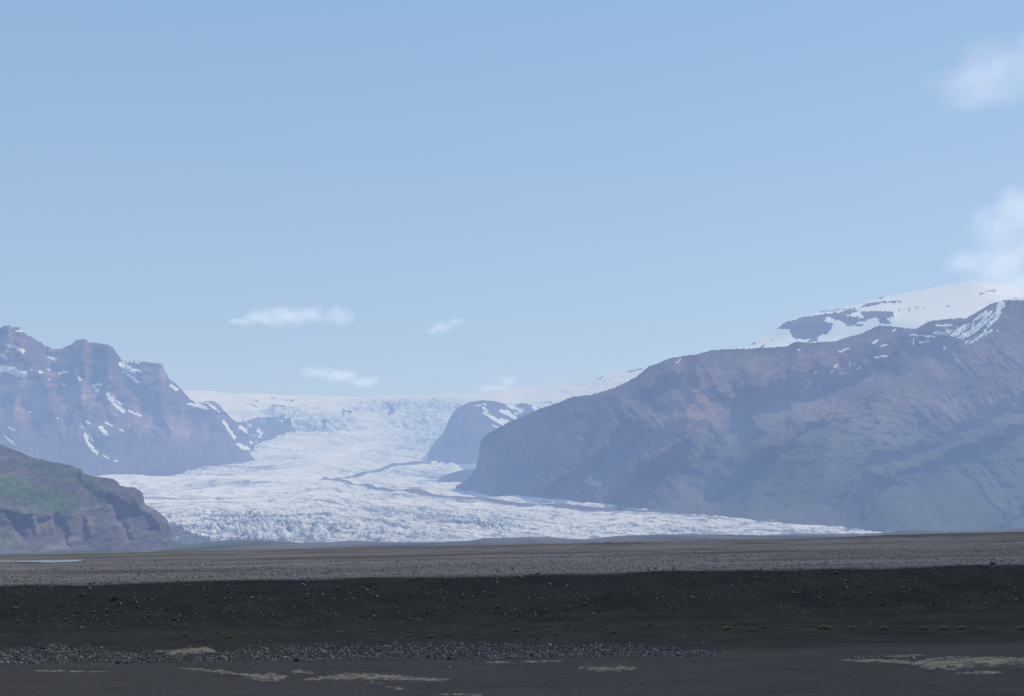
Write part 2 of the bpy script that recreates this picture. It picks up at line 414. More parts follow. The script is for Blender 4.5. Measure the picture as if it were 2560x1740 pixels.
# ---- right brown mountain
def build_right():
    crest0 = curve([(1139, 1214), (1163, 1204), (1189, 1172), (1197, 1135), (1201, 1106), (1211, 1090), (1246, 1069), (1288, 1048), (1344, 1024), (1396, 1006), (1434, 991), (1479, 986), (1535, 970), (1587, 944), (1622, 916), (1674, 895), (1744, 885), (1779, 875), (1831, 872), (1866, 871),
             (1966, 866), (1990, 853), (2022, 857), (2088, 852), (2158, 831), (2200, 812), (2289, 822), (2322, 803), (2369, 797), (2416, 795), (2445, 778), (2472, 761), (2509, 750), (2560, 749), (2700, 758), (3000, 800)])
    crest = lambda p: crest0(p) + 1.6 * perlin(p / 9, p * 0, 3) + .8 * perlin(p / 3.5, p * 0, 4)
    foot = lambda p: np.interp(p, [1139, 1200, 1239, 1465, 1657, 1900, 2041, 2219, 2330, 3000], [1219, 1239, 1246, 1260, 1288, 1310, 1326, 1342, 1340, 1330])
    Dfoot = lambda p: np.interp(p, [1139, 1200, 1239, 1465, 1657, 1900, 2041, 2219, 2400, 3000], [5540, 5300, 5050, 4480, 3980, 3650, 3500, 3350, 3400, 3500])
    Dcr = lambda p: np.interp(p, [1139, 1200, 1300, 1450, 1600, 1700, 1866, 2000, 2200, 2400, 2500, 3000], [5600, 5560, 5400, 5180, 5120, 5180, 5200, 5250, 5550, 5750, 5800, 6400])
    px = np.concatenate([np.linspace(1139, 1215, 90), np.linspace(1216.2, 2760, 1250)])
    feats = [  # spurs (+) and ravines (-), traced from the mountain
        (c4([(1240, 470), (1100, 500), (900, 610), (600, 700), (400, 745), (230, 785), (185, 900), (140, 1000), (60, 1090), (0, 1200)]), -120, 46),
        (c4([(1650, 250), (1560, 330), (1420, 420), (1300, 470)]), 12, 34),
        (c4([(1080, 560), (960, 640), (800, 720), (560, 850), (400, 960), (200, 1040), (100, 1130)]), 75, 34),
        (c4([(850, 380), (700, 440), (450, 560), (300, 660)]), 25, 40),
        (c3([(1860, 110), (1870, 300), (1840, 430), (1700, 560), (1500, 650)]), 70, 22),
        (c3([(1600, 330), (1500, 450), (1650, 560), (1450, 700), (1250, 850), (1150, 1000)]), -80, 26),
        (c3([(1800, 560), (1750, 700), (1600, 800), (1450, 900), (1380, 980)]), 80, 20),
        (c3([(1280, 470), (1230, 600), (1200, 700), (1150, 800), (1000, 900), (820, 1000), (660, 1070)]), 60, 18),
        (c3([(1380, 720), (1260, 830), (1180, 950), (1100, 1050)]), 45, 13),
        (c3([(1120, 760), (1040, 880), (900, 1000)]), -35, 12),
        (c4([(1708, 835), (1500, 915), (1300, 985), (1100, 1075), (900, 1130)]), 75, 18),
        (c4([(1708, 770), (1500, 850), (1370, 905), (1200, 1000), (1030, 1050), (900, 1080), (820, 1180), (700, 1320)]), -75, 20),
        (c4([(1000, 930), (1200, 860), (1350, 700), (1450, 560)]), -18, 14),
        (c4([(420, 1000), (500, 900), (640, 860)]), -30, 10),
        (c4([(260, 930), (420, 860)]), -30, 8),
        (c4([(1000, 1130), (900, 1250), (860, 1330)]), 35, 14),
        (c4([(1590, 1380), (1660, 1300), (1760, 1220)]), 60, 16),
    ]
    def relief(X, Y, x, y, z, tt, t):
        wX = X + 12 * fbm(X / 60, Y / 60, 3, 5); wY = Y + 12 * fbm(X / 60, Y / 60, 3, 8)
        d = 2.0 * stroke_disp(wX, wY, feats)
        # broad relief
        d += 50 * fbm(X / 330, Y / 330, 3, 12) * sstep(1250, 1450, X)
        # gullies running down the fall line
        # gullies follow the local fall line: three slopes with different bearing
        wA = sstep(1940, 1840, X + .5 * (Y - 1000)); wC = sstep(2180, 2300, X - .3 * (Y - 1000)); wB = 1 - np.clip(wA + wC, 0, 1)
        wj = 14 * fbm(X / 90, Y / 90, 3, 15)
        def gul(L, s):
            a_ = ridged((X - .85 * Y + wj) / L, (X + Y) / (L * 9), 3, s, .55); b_ = ridged((X + 1.1 * Y + wj) / L, (Y - X) / (L * 9), 3, s + 40, .55); c_ = ridged((X - .8 * Y + wj) / L, (X + Y) / (L * 9), 3, s + 80, .55)
            return a_ * wA + b_ * wB + c_ * wC
        g = gul(95, 18); g2 = gul(30, 22); g3 = gul(11, 26)
        m = 0.25 + 0.75 * sstep(-.25, .35, fbm(X / 170, Y / 170, 2, 30))
        d += (g - 1.0) * 22 + (g2 - 1.0) * 12 * m + (g3 - 1.0) * 6 * m
        # crags
        d += 8 * ridged(x / 90, y / 110, 4, 33) * sstep(0.0, .6, fbm(x / 500, y / 500, 2, 35) + .15)
        # lava benches on the lower right flank
        bench = sstep(1750, 2050, X) * sstep(0.62, 0.4, tt)
        zz = z + 25 * fbm(x / 700, y / 700, 2, 41)
        st = zz / 46.0; fr = st - np.floor(st)
        d += bench * 11 * (sstep(0.55, 1.0, fr) - fr)
        d += 7 * fbm(x / 45, y / 45, 3, 44)
        edge = sstep(1139, 1260, X)
        return d * (0.15 + 0.85 * edge)
    snow_s = [(c4([(1590, 215), (1500, 300), (1400, 385), (1330, 370)]), 9), (c4([(1580, 260), (1520, 330), (1480, 380)]), 5), (c4([(1400, 420), (1460, 400), (1530, 350)]), 5), (c4([(1300, 352), (1320, 375), (1380, 340)]), 5), (c4([(1500, 260), (1440, 320), (1340, 360)]), 7), (c4([(1230, 372), (1290, 372)]), 4), (c4([(1240, 328), (1320, 328)]), 2),
              (c4([(1150, 420), (1200, 412)]), 2), (c4([(1285, 440), (1283, 458)]), 3), (c4([(1005, 360), (1020, 350)]), 2), (c4([(900, 420), (928, 408)]), 2.5), (c4([(720, 468), (770, 454)]), 2.0), (c4([(940, 440), (975, 430)]), 2.5), (c4([(910, 500), (975, 490)]), 1.8), (c4([(698, 550), (712, 535)]), 2.2), (c4([(675, 577), (682, 570)]), 2), (c4([(590, 580), (600, 572)]), 2),
              (c4([(776, 520), (780, 542)]), 1.6), (c4([(815, 560), (835, 548)]), 1.6), (c4([(535, 668), (572, 626)]), 1.0), (c3([(1695, 167), (1728, 140)]), 1.5), (c4([(1100, 378), (1230, 388)]), 1.6), (c4([(500, 457), (508, 457)]), 1.2), (c4([(1118, 400), (1115, 430)]), 1.6), (c4([(1561, 358), (1566, 360)]), 1.5), (c4([(200, 440), (230, 455)]), 1.2)]
    def masks(X, Y, x, y, z, tt, t):
        j = 4 * fbm(X / 12, Y / 12, 3, 50); j2 = 4 * fbm(X / 12, Y / 12, 3, 53)
        sn = np.zeros_like(X)
        streak = fbm((X + Y * 1.05 + j) / 7.0, (X - Y) / 34.0, 3, 56)
        for pts, w in snow_s:
            q = poly_dist(X + j * .5, Y + j2 * .5, pts)
            s = sstep(1.35, .6, q / w)
            if w >= 4: s = s * sstep(-.35, .0, streak)
            sn = np.maximum(sn, s)
        green = sstep(0.75, 0.25, tt) * 0.8 * sstep(1500, 1900, X) + 0.25
        tone = 0.5 + 0.22 * fbm(x / 300, y / 300, 4, 60) + .12 * fbm((x - .4 * y) / 60, y / 500, 3, 61)
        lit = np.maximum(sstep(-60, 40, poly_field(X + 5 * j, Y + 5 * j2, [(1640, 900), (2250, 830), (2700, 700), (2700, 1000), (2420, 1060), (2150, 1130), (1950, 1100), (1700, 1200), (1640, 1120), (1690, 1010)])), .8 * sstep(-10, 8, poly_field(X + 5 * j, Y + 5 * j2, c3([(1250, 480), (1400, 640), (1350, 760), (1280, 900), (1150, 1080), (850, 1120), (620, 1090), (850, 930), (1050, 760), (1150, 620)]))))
        warm = np.clip(.75 * lit + .5 * fbm(x / 300, y / 300, 3, 64), 0, 1)  # scree colour; also paints the sunlit face warmer than the shaded flank
        # shadow band below the peak, painted as a darker rock tone
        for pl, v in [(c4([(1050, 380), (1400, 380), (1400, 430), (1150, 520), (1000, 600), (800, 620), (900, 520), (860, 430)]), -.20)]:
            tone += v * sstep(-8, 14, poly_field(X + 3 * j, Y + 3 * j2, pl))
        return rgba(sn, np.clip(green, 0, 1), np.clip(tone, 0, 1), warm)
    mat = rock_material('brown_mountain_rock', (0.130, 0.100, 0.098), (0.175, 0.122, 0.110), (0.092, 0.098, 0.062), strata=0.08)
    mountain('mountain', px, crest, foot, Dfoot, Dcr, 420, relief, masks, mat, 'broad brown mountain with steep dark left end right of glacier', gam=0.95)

# ---- snow covered mountain behind it
def build_snow_mountain():
    crest0 = curve([(1820, 884), (1866, 868), (1890, 852), (1940, 822), (1961, 805), (2004, 791), (2060, 777), (2144, 761), (2196, 744), (2275, 730), (2369, 711), (2434, 700), (2491, 712), (2560, 722), (2800, 740)])
    crest = lambda p: crest0(p) + .8 * perlin(p / 14, p * 0, 7)
    foot = lambda p: crest0(p) * 0 + np.interp(p, [1820, 1900, 2050, 2300, 2560, 2800], [900, 890, 880, 860, 850, 850])
    px = np.linspace(1820, 2780, 800)
    def relief(X, Y, x, y, z, tt, t):
        d = 22 * fbm(x / 700, y / 700, 3, 200)
        d += 45 * np.exp(-(poly_dist(X, Y, c4([(380, 345), (500, 320), (700, 300), (850, 280), (1000, 275)])) / 14) ** 2)
        return d
    rocks = [c4([(385, 347), (430, 312), (520, 285), (560, 280), (640, 268), (800, 243), (835, 240), (800, 262), (745, 280), (700, 300), (655, 282), (640, 305), (700, 320), (665, 370), (600, 386), (540, 405), (480, 395), (450, 350), (400, 345)]),
             c4([(700, 280), (740, 275), (870, 288), (870, 305), (800, 310), (760, 308), (720, 300), (690, 300)]), c4([(735, 300), (830, 310), (790, 330), (750, 325)]),
             c4([(830, 255), (940, 250), (1010, 255), (1010, 280), (970, 290), (1000, 320), (940, 320), (930, 290), (860, 290)]),
             c4([(850, 222), (900, 205), (1060, 195), (1050, 203), (930, 212), (880, 228), (830, 232)]), c4([(905, 184), (970, 174), (970, 178), (905, 188)]),
             c4([(800, 322), (860, 318), (855, 330), (810, 335)]), c4([(550, 415), (585, 390), (620, 385), (600, 410), (560, 425)]), c4([(560, 255), (700, 243), (810, 236), (800, 242), (640, 256)]),
             c4([(1125, 225), (1150, 228), (1145, 237), (1125, 233)]), c4([(1092, 235), (1100, 232), (1100, 252), (1090, 252)]), c4([(1030, 245), (1050, 242), (1048, 250), (1032, 252)]), c4([(1155, 228), (1185, 232), (1180, 238)]),
             c4([(1470, 150), (1495, 155), (1490, 165), (1470, 160)]), c4([(1500, 145), (1540, 135), (1580, 142), (1540, 148)]), c4([(1465, 215), (1485, 214), (1485, 220)]), c4([(1295, 225), (1330, 228), (1295, 230)]),
             c4([(1140, 345), (1200, 308), (1300, 292), (1410, 290), (1400, 320), (1330, 345), (1150, 350)]), c4([(240, 425), (275, 415), (265, 432)]), c4([(360, 405), (378, 400), (370, 415)]), c4([(300, 440), (330, 425), (320, 450)]),
             c4([(1350, 300), (1395, 296), (1340, 312)]), c4([(1640, 180), (1708, 183), (1700, 189), (1640, 187)])]
    def masks(X, Y, x, y, z, tt, t):
        j = fbm(X / 9, Y / 7, 4, 210); j2 = fbm(X / 9, Y / 7, 4, 214)
        rk = np.zeros_like(X)
        for pl in rocks:
            rk = np.maximum(rk, sstep(-1.2, 1.2, poly_field(X + 5 * j, Y + 3.2 * j2, pl)))
        # snow lying in chutes over the rock face
        ch = sstep(.15, .4, fbm((X + .4 * Y) / 11, (Y - .3 * X) / 30, 3, 220))
        rk = rk * (1 - 0.4 * ch)
        tone = 0.55 + .1 * fbm(x / 300, y / 300, 3, 230)
        return rgba(1 - rk, 0 * X, np.clip(tone, 0, 1), 0 * X)
    mat = rock_material('snowy_mountain_rock', (0.12, 0.105, 0.105), (0.14, 0.11, 0.10), (0.08, 0.09, 0.06), snow=(0.90, 0.87, 0.82), bump=3.0)
    mountain('snowy_mountain', px, crest, foot, lambda p: 7600 + 0 * p, lambda p: np.interp(p, [1820, 2000, 2434, 2800], [8000, 8700, 9600, 9600]), 330, relief, masks, mat, 'snow covered mountain top with dark rock ledges under the cloud', gam=0.9)

# ---- left craggy mountain
def build_left():
    cp = [(-500, 760), (-200, 800), (-60, 832)] + c1([(0, 100), (30, 86), (50, 82), (62, 84), (72, 95), (100, 96), (125, 98), (132, 112), (150, 125), (180, 148), (215, 165), (240, 183), (262, 190), (275, 205), (290, 222), (305, 216), (325, 228), (335, 235), (385, 232), (405, 226), (450, 208), (470, 190), (490, 178), (520, 172), (555, 174), (560, 190), (580, 193), (640, 200), (690, 208), (725, 230), (740, 258), (768, 290), (772, 308), (800, 310), (850, 306), (870, 312), (940, 318), (1000, 326), (1030, 327), (1042, 340), (1048, 372), (1065, 400), (1080, 425), (1110, 448), (1150, 488), (1200, 540), (1215, 562), (1260, 572), (1330, 565), (1380, 575), (1405, 592), (1412, 612), (1440, 640), (1480, 680), (1530, 712), (1570, 760), (1600, 820), (1620, 860)]) + [(650, 1150), (700, 1165)]
    crest0 = curve(cp)
    crest = lambda p: crest0(p) + 1.5 * perlin(p / 5, p * 0, 11) + 1.0 * perlin(p / 2.4, p * 0, 13)
    foot = lambda p: np.interp(p, [-500, 277, 432, 471, 549, 600, 640, 700], [1230, 1203, 1194, 1180, 1166, 1152, 1150, 1175])
    Dfoot = lambda p: np.interp(p, [-500, 277, 432, 549, 600, 700], [6000, 6650, 6850, 7500, 7950, 8400])
    Dcr = lambda p: np.interp(p, [-500, 0, 300, 450, 550, 640, 700], [8200, 8300, 8500, 8600, 8800, 8800, 8600])
    px = np.linspace(-420, 690, 860)
    feats = [(c1([(290, 225), (330, 330), (400, 450), (430, 560), (420, 700)]), -110, 16), (c1([(770, 320), (780, 420), (880, 540), (960, 640), (1050, 760)]), -90, 16), (c1([(620, 200), (590, 330), (560, 420), (640, 560), (700, 700)]), -70, 13),
             (c1([(520, 180), (500, 330), (520, 430), (500, 560)]), 60, 14), (c1([(700, 215), (700, 350), (720, 450), (800, 560)]), 55, 13), (c1([(60, 90), (180, 300), (300, 480), (330, 640)]), 90, 18), (c1([(0, 330), (60, 460), (20, 640)]), -80, 20), (c1([(1040, 335), (1020, 480), (1040, 640), (1100, 760)]), 70, 16),
             (c1([(180, 560), (200, 650), (240, 780)]), -80, 18), (c1([(900, 330), (930, 450), (990, 600)]), 40, 10), (c1([(1130, 500), (1200, 640), (1280, 780)]), -40, 12), (c1([(1330, 575), (1380, 680), (1450, 800), (1500, 880)]), 40, 10), (c1([(480, 540), (530, 720), (600, 860)]), -40, 12)]
    def relief(X, Y, x, y, z, tt, t):
        wX = X + 8 * fbm(X / 40, Y / 40, 3, 300); wY = Y + 8 * fbm(X / 40, Y / 40, 3, 303)
        d = stroke_disp(wX, wY, feats)
        g = ridged((x + 120 * fbm(x / 700, y / 700, 2, 305)) / 260, y / 1500, 5, 307, .6)
        up = sstep(0.30, .75, tt)
        d += (g - 1) * (35 + 75 * up)
        d += 22 * (ridged(x / 120, y / 160, 4, 311) - 1) * up
        # cliff bands
        zz = z + 40 * fbm(x / 600, y / 600, 2, 315)
        st = zz / 120.0; fr = st - np.floor(st)
        d += up * 55 * (sstep(0.5, .95, fr) - fr)
        d += 6 * fbm(x / 60, y / 60, 3, 318)
        return d
    snow_s = [([(45, 212), (95, 222), (150, 250)], 11), ([(-30, 350), (40, 360), (90, 375), (160, 398)], 22), ([(60, 375), (110, 395)], 18), ([(10, 275), (45, 295)], 9), ([(312, 290), (355, 300)], 9), ([(385, 390), (420, 380)], 11), ([(390, 455), (415, 470)], 8), ([(500, 415), (512, 435)], 8), ([(590, 465), (630, 515)], 10), ([(610, 462), (640, 462)], 8),
              ([(775, 330), (820, 360), (850, 380)], 17), ([(790, 380), (840, 415), (890, 455)], 9), ([(860, 365), (905, 382)], 6), ([(870, 320), (885, 325)], 6), ([(690, 525), (720, 580), (790, 635)], 12), ([(720, 545), (775, 590)], 6), ([(820, 630), (895, 660)], 8),
              ([(640, 735), (680, 775)], 13), ([(672, 705), (720, 725)], 5), ([(545, 780), (560, 830), (590, 870), (620, 900)], 11), ([(560, 775), (590, 815)], 6), ([(525, 730), (550, 755)], 5), ([(550, 695), (578, 712)], 4), ([(30, 790), (95, 845)], 6), ([(660, 915), (690, 932)], 6), ([(735, 945), (750, 950)], 5),
              ([(1090, 468), (1130, 495)], 10), ([(1210, 585), (1320, 615)], 8), ([(1240, 570), (1290, 600)], 8), ([(1320, 578), (1395, 632)], 7), ([(1265, 565), (1300, 575)], 6), ([(1425, 695), (1455, 745), (1495, 800)], 10), ([(1520, 845), (1550, 865), (1580, 870)], 12), ([(1530, 735), (1580, 765), (1640, 790)], 14), ([(1600, 830), (1680, 835)], 10),
              ([(330, 232), (400, 226)], 4), ([(105, 122), (145, 122)], 5), ([(60, 145), (60, 147)], 4), ([(190, 360), (205, 368)], 5), ([(300, 365), (316, 370)], 4), ([(780, 315), (850, 315)], 5), ([(1200, 585), (1215, 592)], 5), ([(765, 745), (785, 758)], 4), ([(60, 735), (90, 752)], 4), ([(370, 675), (374, 680)], 5), ([(250, 380), (272, 384)], 5), ([(180, 635), (215, 638)], 4), ([(1000, 722), (1004, 724)], 4), ([(415, 510), (422, 514)], 4), ([(820, 722), (826, 724)], 3), ([(310, 430), (320, 434)], 4)]
    def masks(X, Y, x, y, z, tt, t):
        j = 3 * fbm(X / 7, Y / 7, 3, 330); j2 = 3 * fbm(X / 7, Y / 7, 3, 333)
        sn = np.zeros_like(X)
        for pts, w in snow_s:
            q = poly_dist(X + j, Y + j2 * .8, c1(pts))
            sn = np.maximum(sn, sstep(1.3, .6, q / (w / 2.5486)))
        tone = 0.5 + .25 * fbm(x / 350, z / 120, 4, 340) + .15 * perlin(X / 4, Y / 50, 343)
        tone = tone - .1 * sstep(.6, .9, tt)
        warm = np.clip(fbm(X / 40, Y / 120, 3, 346) * 1.6, 0, 1) * sstep(.25, .5, tt)
        green = .2 * sstep(.5, .2, tt)
        return rgba(sn, np.clip(green, 0, 1), np.clip(tone, 0, 1), np.clip(warm, 0, 1))
    mat = rock_material('craggy_mountain_rock', (0.115, 0.095, 0.095), (0.20, 0.135, 0.11), (0.09, 0.10, 0.072), snow=(0.74, 0.72, 0.70), strata=0.15)
    mountain('craggy_mountain', px, crest, foot, Dfoot, Dcr, 400, relief, masks, mat, 'craggy dark mountain with old snow patches left of glacier', gam=1.0)

# ---- rock dome beside the icefall
def build_dome():
    crest0 = curve([(1066, 1170), (1074, 1122), (1090, 1100), (1109, 1080), (1124, 1045), (1135, 1028), (1147, 1017), (1175, 1005), (1205, 1000), (1244, 1004), (1257, 1008), (1284, 1017), (1290, 1012), (1305, 1007), (1337, 1014), (1351, 1020), (1420, 1030)])
    crest = lambda p: crest0(p) + 1.0 * perlin(p / 5, p * 0, 21)
    px = np.linspace(1067, 1420, 330)
    snow_s = [(c3([(258, 468), (295, 470)]), 1.5), (c3([(310, 485), (340, 512)]), 3.2), (c3([(322, 525), (370, 555), (430, 590), (455, 600)]), 4.5), (c3([(440, 572), (482, 585)]), 4.0), (c3([(440, 510), (490, 530), (540, 560)]), 5.0), (c3([(480, 505), (500, 520)]), 3.0), (c3([(380, 612), (418, 630)]), 2.0), (c3([(540, 485), (580, 515)]), 4.0), (c3([(540, 525), (555, 530)]), 3.0), (c3([(575, 490), (605, 508)]), 1.6), (c3([(310, 455), (332, 466)]), 1.5), (c3([(490, 470), (530, 490)]), 4), (c3([(670, 480), (700, 500)]), 4)]
    def relief(X, Y, x, y, z, tt, t):
        return (ridged(x / 260, y / 600, 4, 400) - 1) * 45 + 40 * fbm(x / 500, y / 500, 2, 404)
    def masks(X, Y, x, y, z, tt, t):
        j = 1.5 * fbm(X / 6, Y / 6, 3, 410); j2 = 1.5 * fbm(X / 6, Y / 6, 3, 413)
        sn = np.zeros_like(X)
        for pts, w in snow_s:
            sn = np.maximum(sn, sstep(1.3, .6, poly_dist(X + j, Y + j2, pts) / w))
        return rgba(sn, 0 * X, np.clip(.5 + .2 * fbm(x / 300, y / 300, 3, 420), 0, 1), 0 * X)
    mat = rock_material('dome_rock', (0.115, 0.100, 0.100), (0.14, 0.105, 0.095), (0.085, 0.095, 0.065))
    mountain('rock_dome', px, crest, lambda p: np.interp(p, [1067, 1189, 1420], [1166, 1158, 1150]), lambda p: np.interp(p, [1067, 1200, 1420], [7900, 7750, 7600]), lambda p: np.interp(p, [1067, 1110, 1200, 1420], [8050, 8500, 9000, 9300]), 220, relief, masks, mat, 'rounded rock dome with snow streaks between icefall and brown mountain', gam=1.0, prof=.8)

# ---- rocky knoll on the far side of the dark cliff
def build_knoll():
    crest0 = curve([(1096, 1196), (1106, 1191), (1140, 1178), (1160, 1174), (1188, 1171), (1230, 1165), (1280, 1170)])
    crest = lambda p: crest0(p) + .7 * perlin(p / 5, p * 0, 31)
    def relief(X, Y, x, y, z, tt, t): return 8 * fbm(x / 60, y / 60, 3, 500)
    def masks(X, Y, x, y, z, tt, t): return rgba(0 * X, 0 * X, np.clip(.45 + .2 * fbm(x / 80, y / 80, 3, 503), 0, 1), 0 * X)
    mat = rock_material('knoll_rock', (0.10, 0.085, 0.085), (0.12, 0.10, 0.095), (0.08, 0.09, 0.06))
    mountain('rock_knoll', np.linspace(1098, 1280, 150), crest, lambda p: np.interp(p, [1098, 1150, 1280], [1199, 1204, 1215]), lambda p: 6350 + 0 * p, lambda p: 6750 + 0 * p, 60, relief, masks, mat, 'low dark rock knoll at glacier edge behind the cliff foot')

# ---- green hill in the left foreground of the valley
def build_hill():
    crest0 = curve([(-600, 1000), (-200, 1040), (-60, 1085)] + c1([(0, 838), (50, 862), (100, 880), (150, 900), (200, 925), (265, 935), (330, 955), (400, 965), (450, 975), (490, 992), (520, 1000), (530, 1022), (560, 1038), (620, 1050), (700, 1057), (735, 1070), (750, 1080), (765, 1105), (800, 1112), (860, 1119), (890, 1135), (908, 1152), (916, 1180), (917, 1208), (930, 1225), (960, 1243), (1010, 1270), (1040, 1300), (1068, 1328), (1080, 1360), (1100, 1395), (1120, 1430), (1150, 1465), (1170, 1475)]))
    crest = lambda p: crest0(p) + .9 * perlin(p / 6, p * 0, 41) + .6 * perlin(p / 2.5, p * 0, 42)
    feats = [(c1([(530, 1020), (600, 1100), (720, 1160), (900, 1230), (1000, 1330)]), 28, 14), (c1([(0, 1240), (130, 1280), (260, 1300), (400, 1300), (540, 1180)]), 14, 10), (c1([(60, 1290), (80, 1340), (150, 1430)]), -22, 8), (c1([(360, 1300), (400, 1400), (420, 1480)]), -20, 8), (c1([(560, 1330), (590, 1420)]), 18, 8), (c1([(200, 1300), (240, 1400)]), 14, 7), (c1([(700, 1180), (760, 1300), (820, 1450)]), -14, 9)]
    def relief(X, Y, x, y, z, tt, t):
        wX = X + 6 * fbm(X / 30, Y / 30, 3, 600); wY = Y + 6 * fbm(X / 30, Y / 30, 3, 603)
        d = stroke_disp(wX, wY, feats)
        low = sstep(1248, 1300, Y + 20 * perlin(X / 50, Y / 50, 605)) + sstep(215, 300, X) * .8
        low = np.clip(low, 0, 1)
        d += (ridged((x - .5 * y) / 120, y / 260, 5, 607, .6) - 1) * (3 + 6 * low)
        d += 4 * ridged(x / 34, y / 44, 4, 610) * (0.25 + low)
        d += 12 * fbm(x / 250, y / 250, 2, 612)
        zz = z + 10 * fbm(x / 200, y / 200, 2, 615); st = zz / 22.; fr = st - np.floor(st)
        d += 2 * (sstep(.5, 1, fr) - fr) * (.4 + low)
        return d * sstep(470, 400, X)
    def masks(X, Y, x, y, z, tt, t):
        wX = X + 14 * fbm(X / 40, Y / 25, 3, 620); wY = Y + 9 * fbm(X / 40, Y / 25, 3, 623)
        g = sstep(-12, 10, poly_field(wX, wY, c1([(-60, 1020), (60, 1025), (200, 1090), (380, 1140), (520, 1190), (560, 1230), (470, 1270), (380, 1290), (300, 1280), (200, 1240), (60, 1180), (-60, 1160)])))
        g = np.maximum(g, .75 * sstep(-12, 10, poly_field(wX, wY, c1([(330, 965), (480, 1000), (560, 1050), (650, 1080), (680, 1140), (560, 1110), (400, 1060), (200, 1000), (60, 960)]))))
        g = np.maximum(g, .6 * sstep(-12, 10, poly_field(wX, wY, c1([(-60, 1180), (60, 1220), (200, 1250), (260, 1300), (200, 1360), (120, 1300), (40, 1340), (-60, 1340)]))))
        g = np.maximum(g, .45 * sstep(-20, 10, poly_field(wX, wY, c1([(-60, 1380), (100, 1400), (120, 1500), (-60, 1500)]))))
        g = np.maximum(g, .10) * (1 + .35 * fbm(X / 13, Y / 9, 4, 636, .65))
        tone = .5 + .16 * fbm(x / 60, z / 30, 3, 630) + .2 * fbm(X / 15, Y / 12, 4, 633, .65) - .08 * g
        wm = np.clip(fbm(x / 50, y / 50, 3, 640) * 1.4 - .1, 0, 1) * (1 - g) * .8
        return rgba(0 * X, np.clip(g, 0, 1), np.clip(tone, 0, 1), wm)
    mat = rock_material('green_hill_ground', (0.105, 0.085, 0.088), (0.15, 0.115, 0.105), (0.094, 0.132, 0.040), strata=0.15, sc=3.0, bump=9.0)
    mountain('green_hill', np.linspace(-420, 458, 640), crest, lambda p: np.interp(p, [-420, 0, 455], [1386, 1382, 1376]), lambda p: np.interp(p, [-420, 0, 458], [2250, 2350, 2650]), lambda p: np.interp(p, [-420, 0, 360, 458], [2850, 2800, 2780, 2680]), 300, relief, masks, mat, 'rocky hill with green grass slope at left of valley', gam=.95)

# ---- moraine hills before the ice
def build_moraine():
    crest0 = curve([(380, 1375), (450, 1362), (516, 1354), (582, 1349), (679, 1351), (749, 1357), (826, 1355), (884, 1351), (981, 1355), (1097, 1356), (1167, 1352), (1213, 1345), (1300, 1343), (1371, 1342), (1424, 1347), (1465, 1348), (1549, 1339), (1657, 1336), (1727, 1335), (1900, 1338), (1994, 1334), (2181, 1334), (2219, 1330), (2246, 1327), (2293, 1323), (2332, 1327), (2432, 1326), (2510, 1322), (2560, 1320), (3000, 1312)])
    crest = lambda p: crest0(p) + .8 * perlin(p / 12, p * 0, 51)
    def relief(X, Y, x, y, z, tt, t): return 4.5 * fbm(x / 70, y / 120, 4, 700) + 2.5 * (ridged(x / 90, y / 260, 3, 704) - 1)
    def masks(X, Y, x, y, z, tt, t):
        return rgba(0 * X, np.clip(.25 + .6 * fbm(x / 200, y / 200, 2, 709) + .6 * sstep(900, 450, X), 0, 1), np.clip(.45 + .25 * fbm(x / 80, y / 300, 4, 706), 0, 1), np.clip(fbm(x / 90, y / 90, 2, 707), 0, 1) * .5)
    mat = rock_material('moraine_gravel', (0.10, 0.092, 0.088), (0.14, 0.115, 0.095), (0.075, 0.085, 0.055), sc=3.0, bump=6.0)
    mountain('moraine_ridge', np.linspace(385, 2900, 900), crest, lambda p: HOR(p) + 10, lambda p: 1450 + 0 * p, lambda p: 2750 + 60 * np.sin(p / 150), 90, relief, masks, mat, 'low grey moraine hills along the foot of the glacier', gam=.9, prof=1.0)

# ------------------------------------------------------------------ ground
_gd = np.array([14, 60, 82, 88, 92.0, 93.5, 98.6, 98.9, 99.5, 130, 760, 900, 1400, 60000], float)
_gz = np.array([-6.0, -6.0, -5.98, -5.72, -5.32, -4.85, -2.45, -2.29, -2.25, -2.25, -2.25, -3.2, -4.5, -4.5], float)
def ground_profile(D): return np.interp(D, _gd, _gz)

def ground_z(x, D):
    z = ground_profile(D + 0.14 * perlin(x / 14, D * 0, 801) * sstep(80, 90, D) * sstep(104, 99, D))
    px = CX + F * x / D
    nearw = sstep(84, 60, D)
    z = z + nearw * (0.05 * fbm(x / 6, D / 6, 3, 803)) + sstep(78, 88, D) * sstep(100, 95, D) * 0.10 * fbm(x / 3, D / 2.5, 3, 806)
    far = sstep(101, 125, D)
    z = z + far * 0.10 * fbm(x / 22, D / 30, 4, 809) + sstep(150, 500, D) * 0.16 * fbm(x / 90, D / 60, 3, 812)
    # low levee at the right end of the plain, a small heap near its middle
    lev = np.exp(-((D - 640 - 25 * perlin(x / 60, x * 0, 820)) / 22) ** 2) * 1.55 * sstep(1900, 2250, px)
    heap = np.exp(-((D - 560) / 14) ** 2) * 1.0 * sstep(1445, 1475, px) * sstep(1635, 1600, px) * (0.7 + .5 * perlin(x / 3, x * 0, 822))
    gul = -0.45 * np.exp(-((D - 142 - 2 * perlin(x / 20, x * 0, 825)) / 5) ** 2) * sstep(1910, 1990, px) * sstep(2640, 2480, px)
    return z + lev + heap + gul

_tab_D = np.concatenate([np.linspace(30, 130, 2500), np.linspace(130.2, 760, 2500)])
_tab_s = ground_profile(_tab_D) / _tab_D
def ground_at(px, py):
    """world point on the ground below a bearing, and the slope of sight"""
    sx, sz = ray(px, py)
    D = np.interp(sz, np.maximum.accumulate(_tab_s), _tab_D)
    x = sx * D
    return x, D, ground_z(x, D)

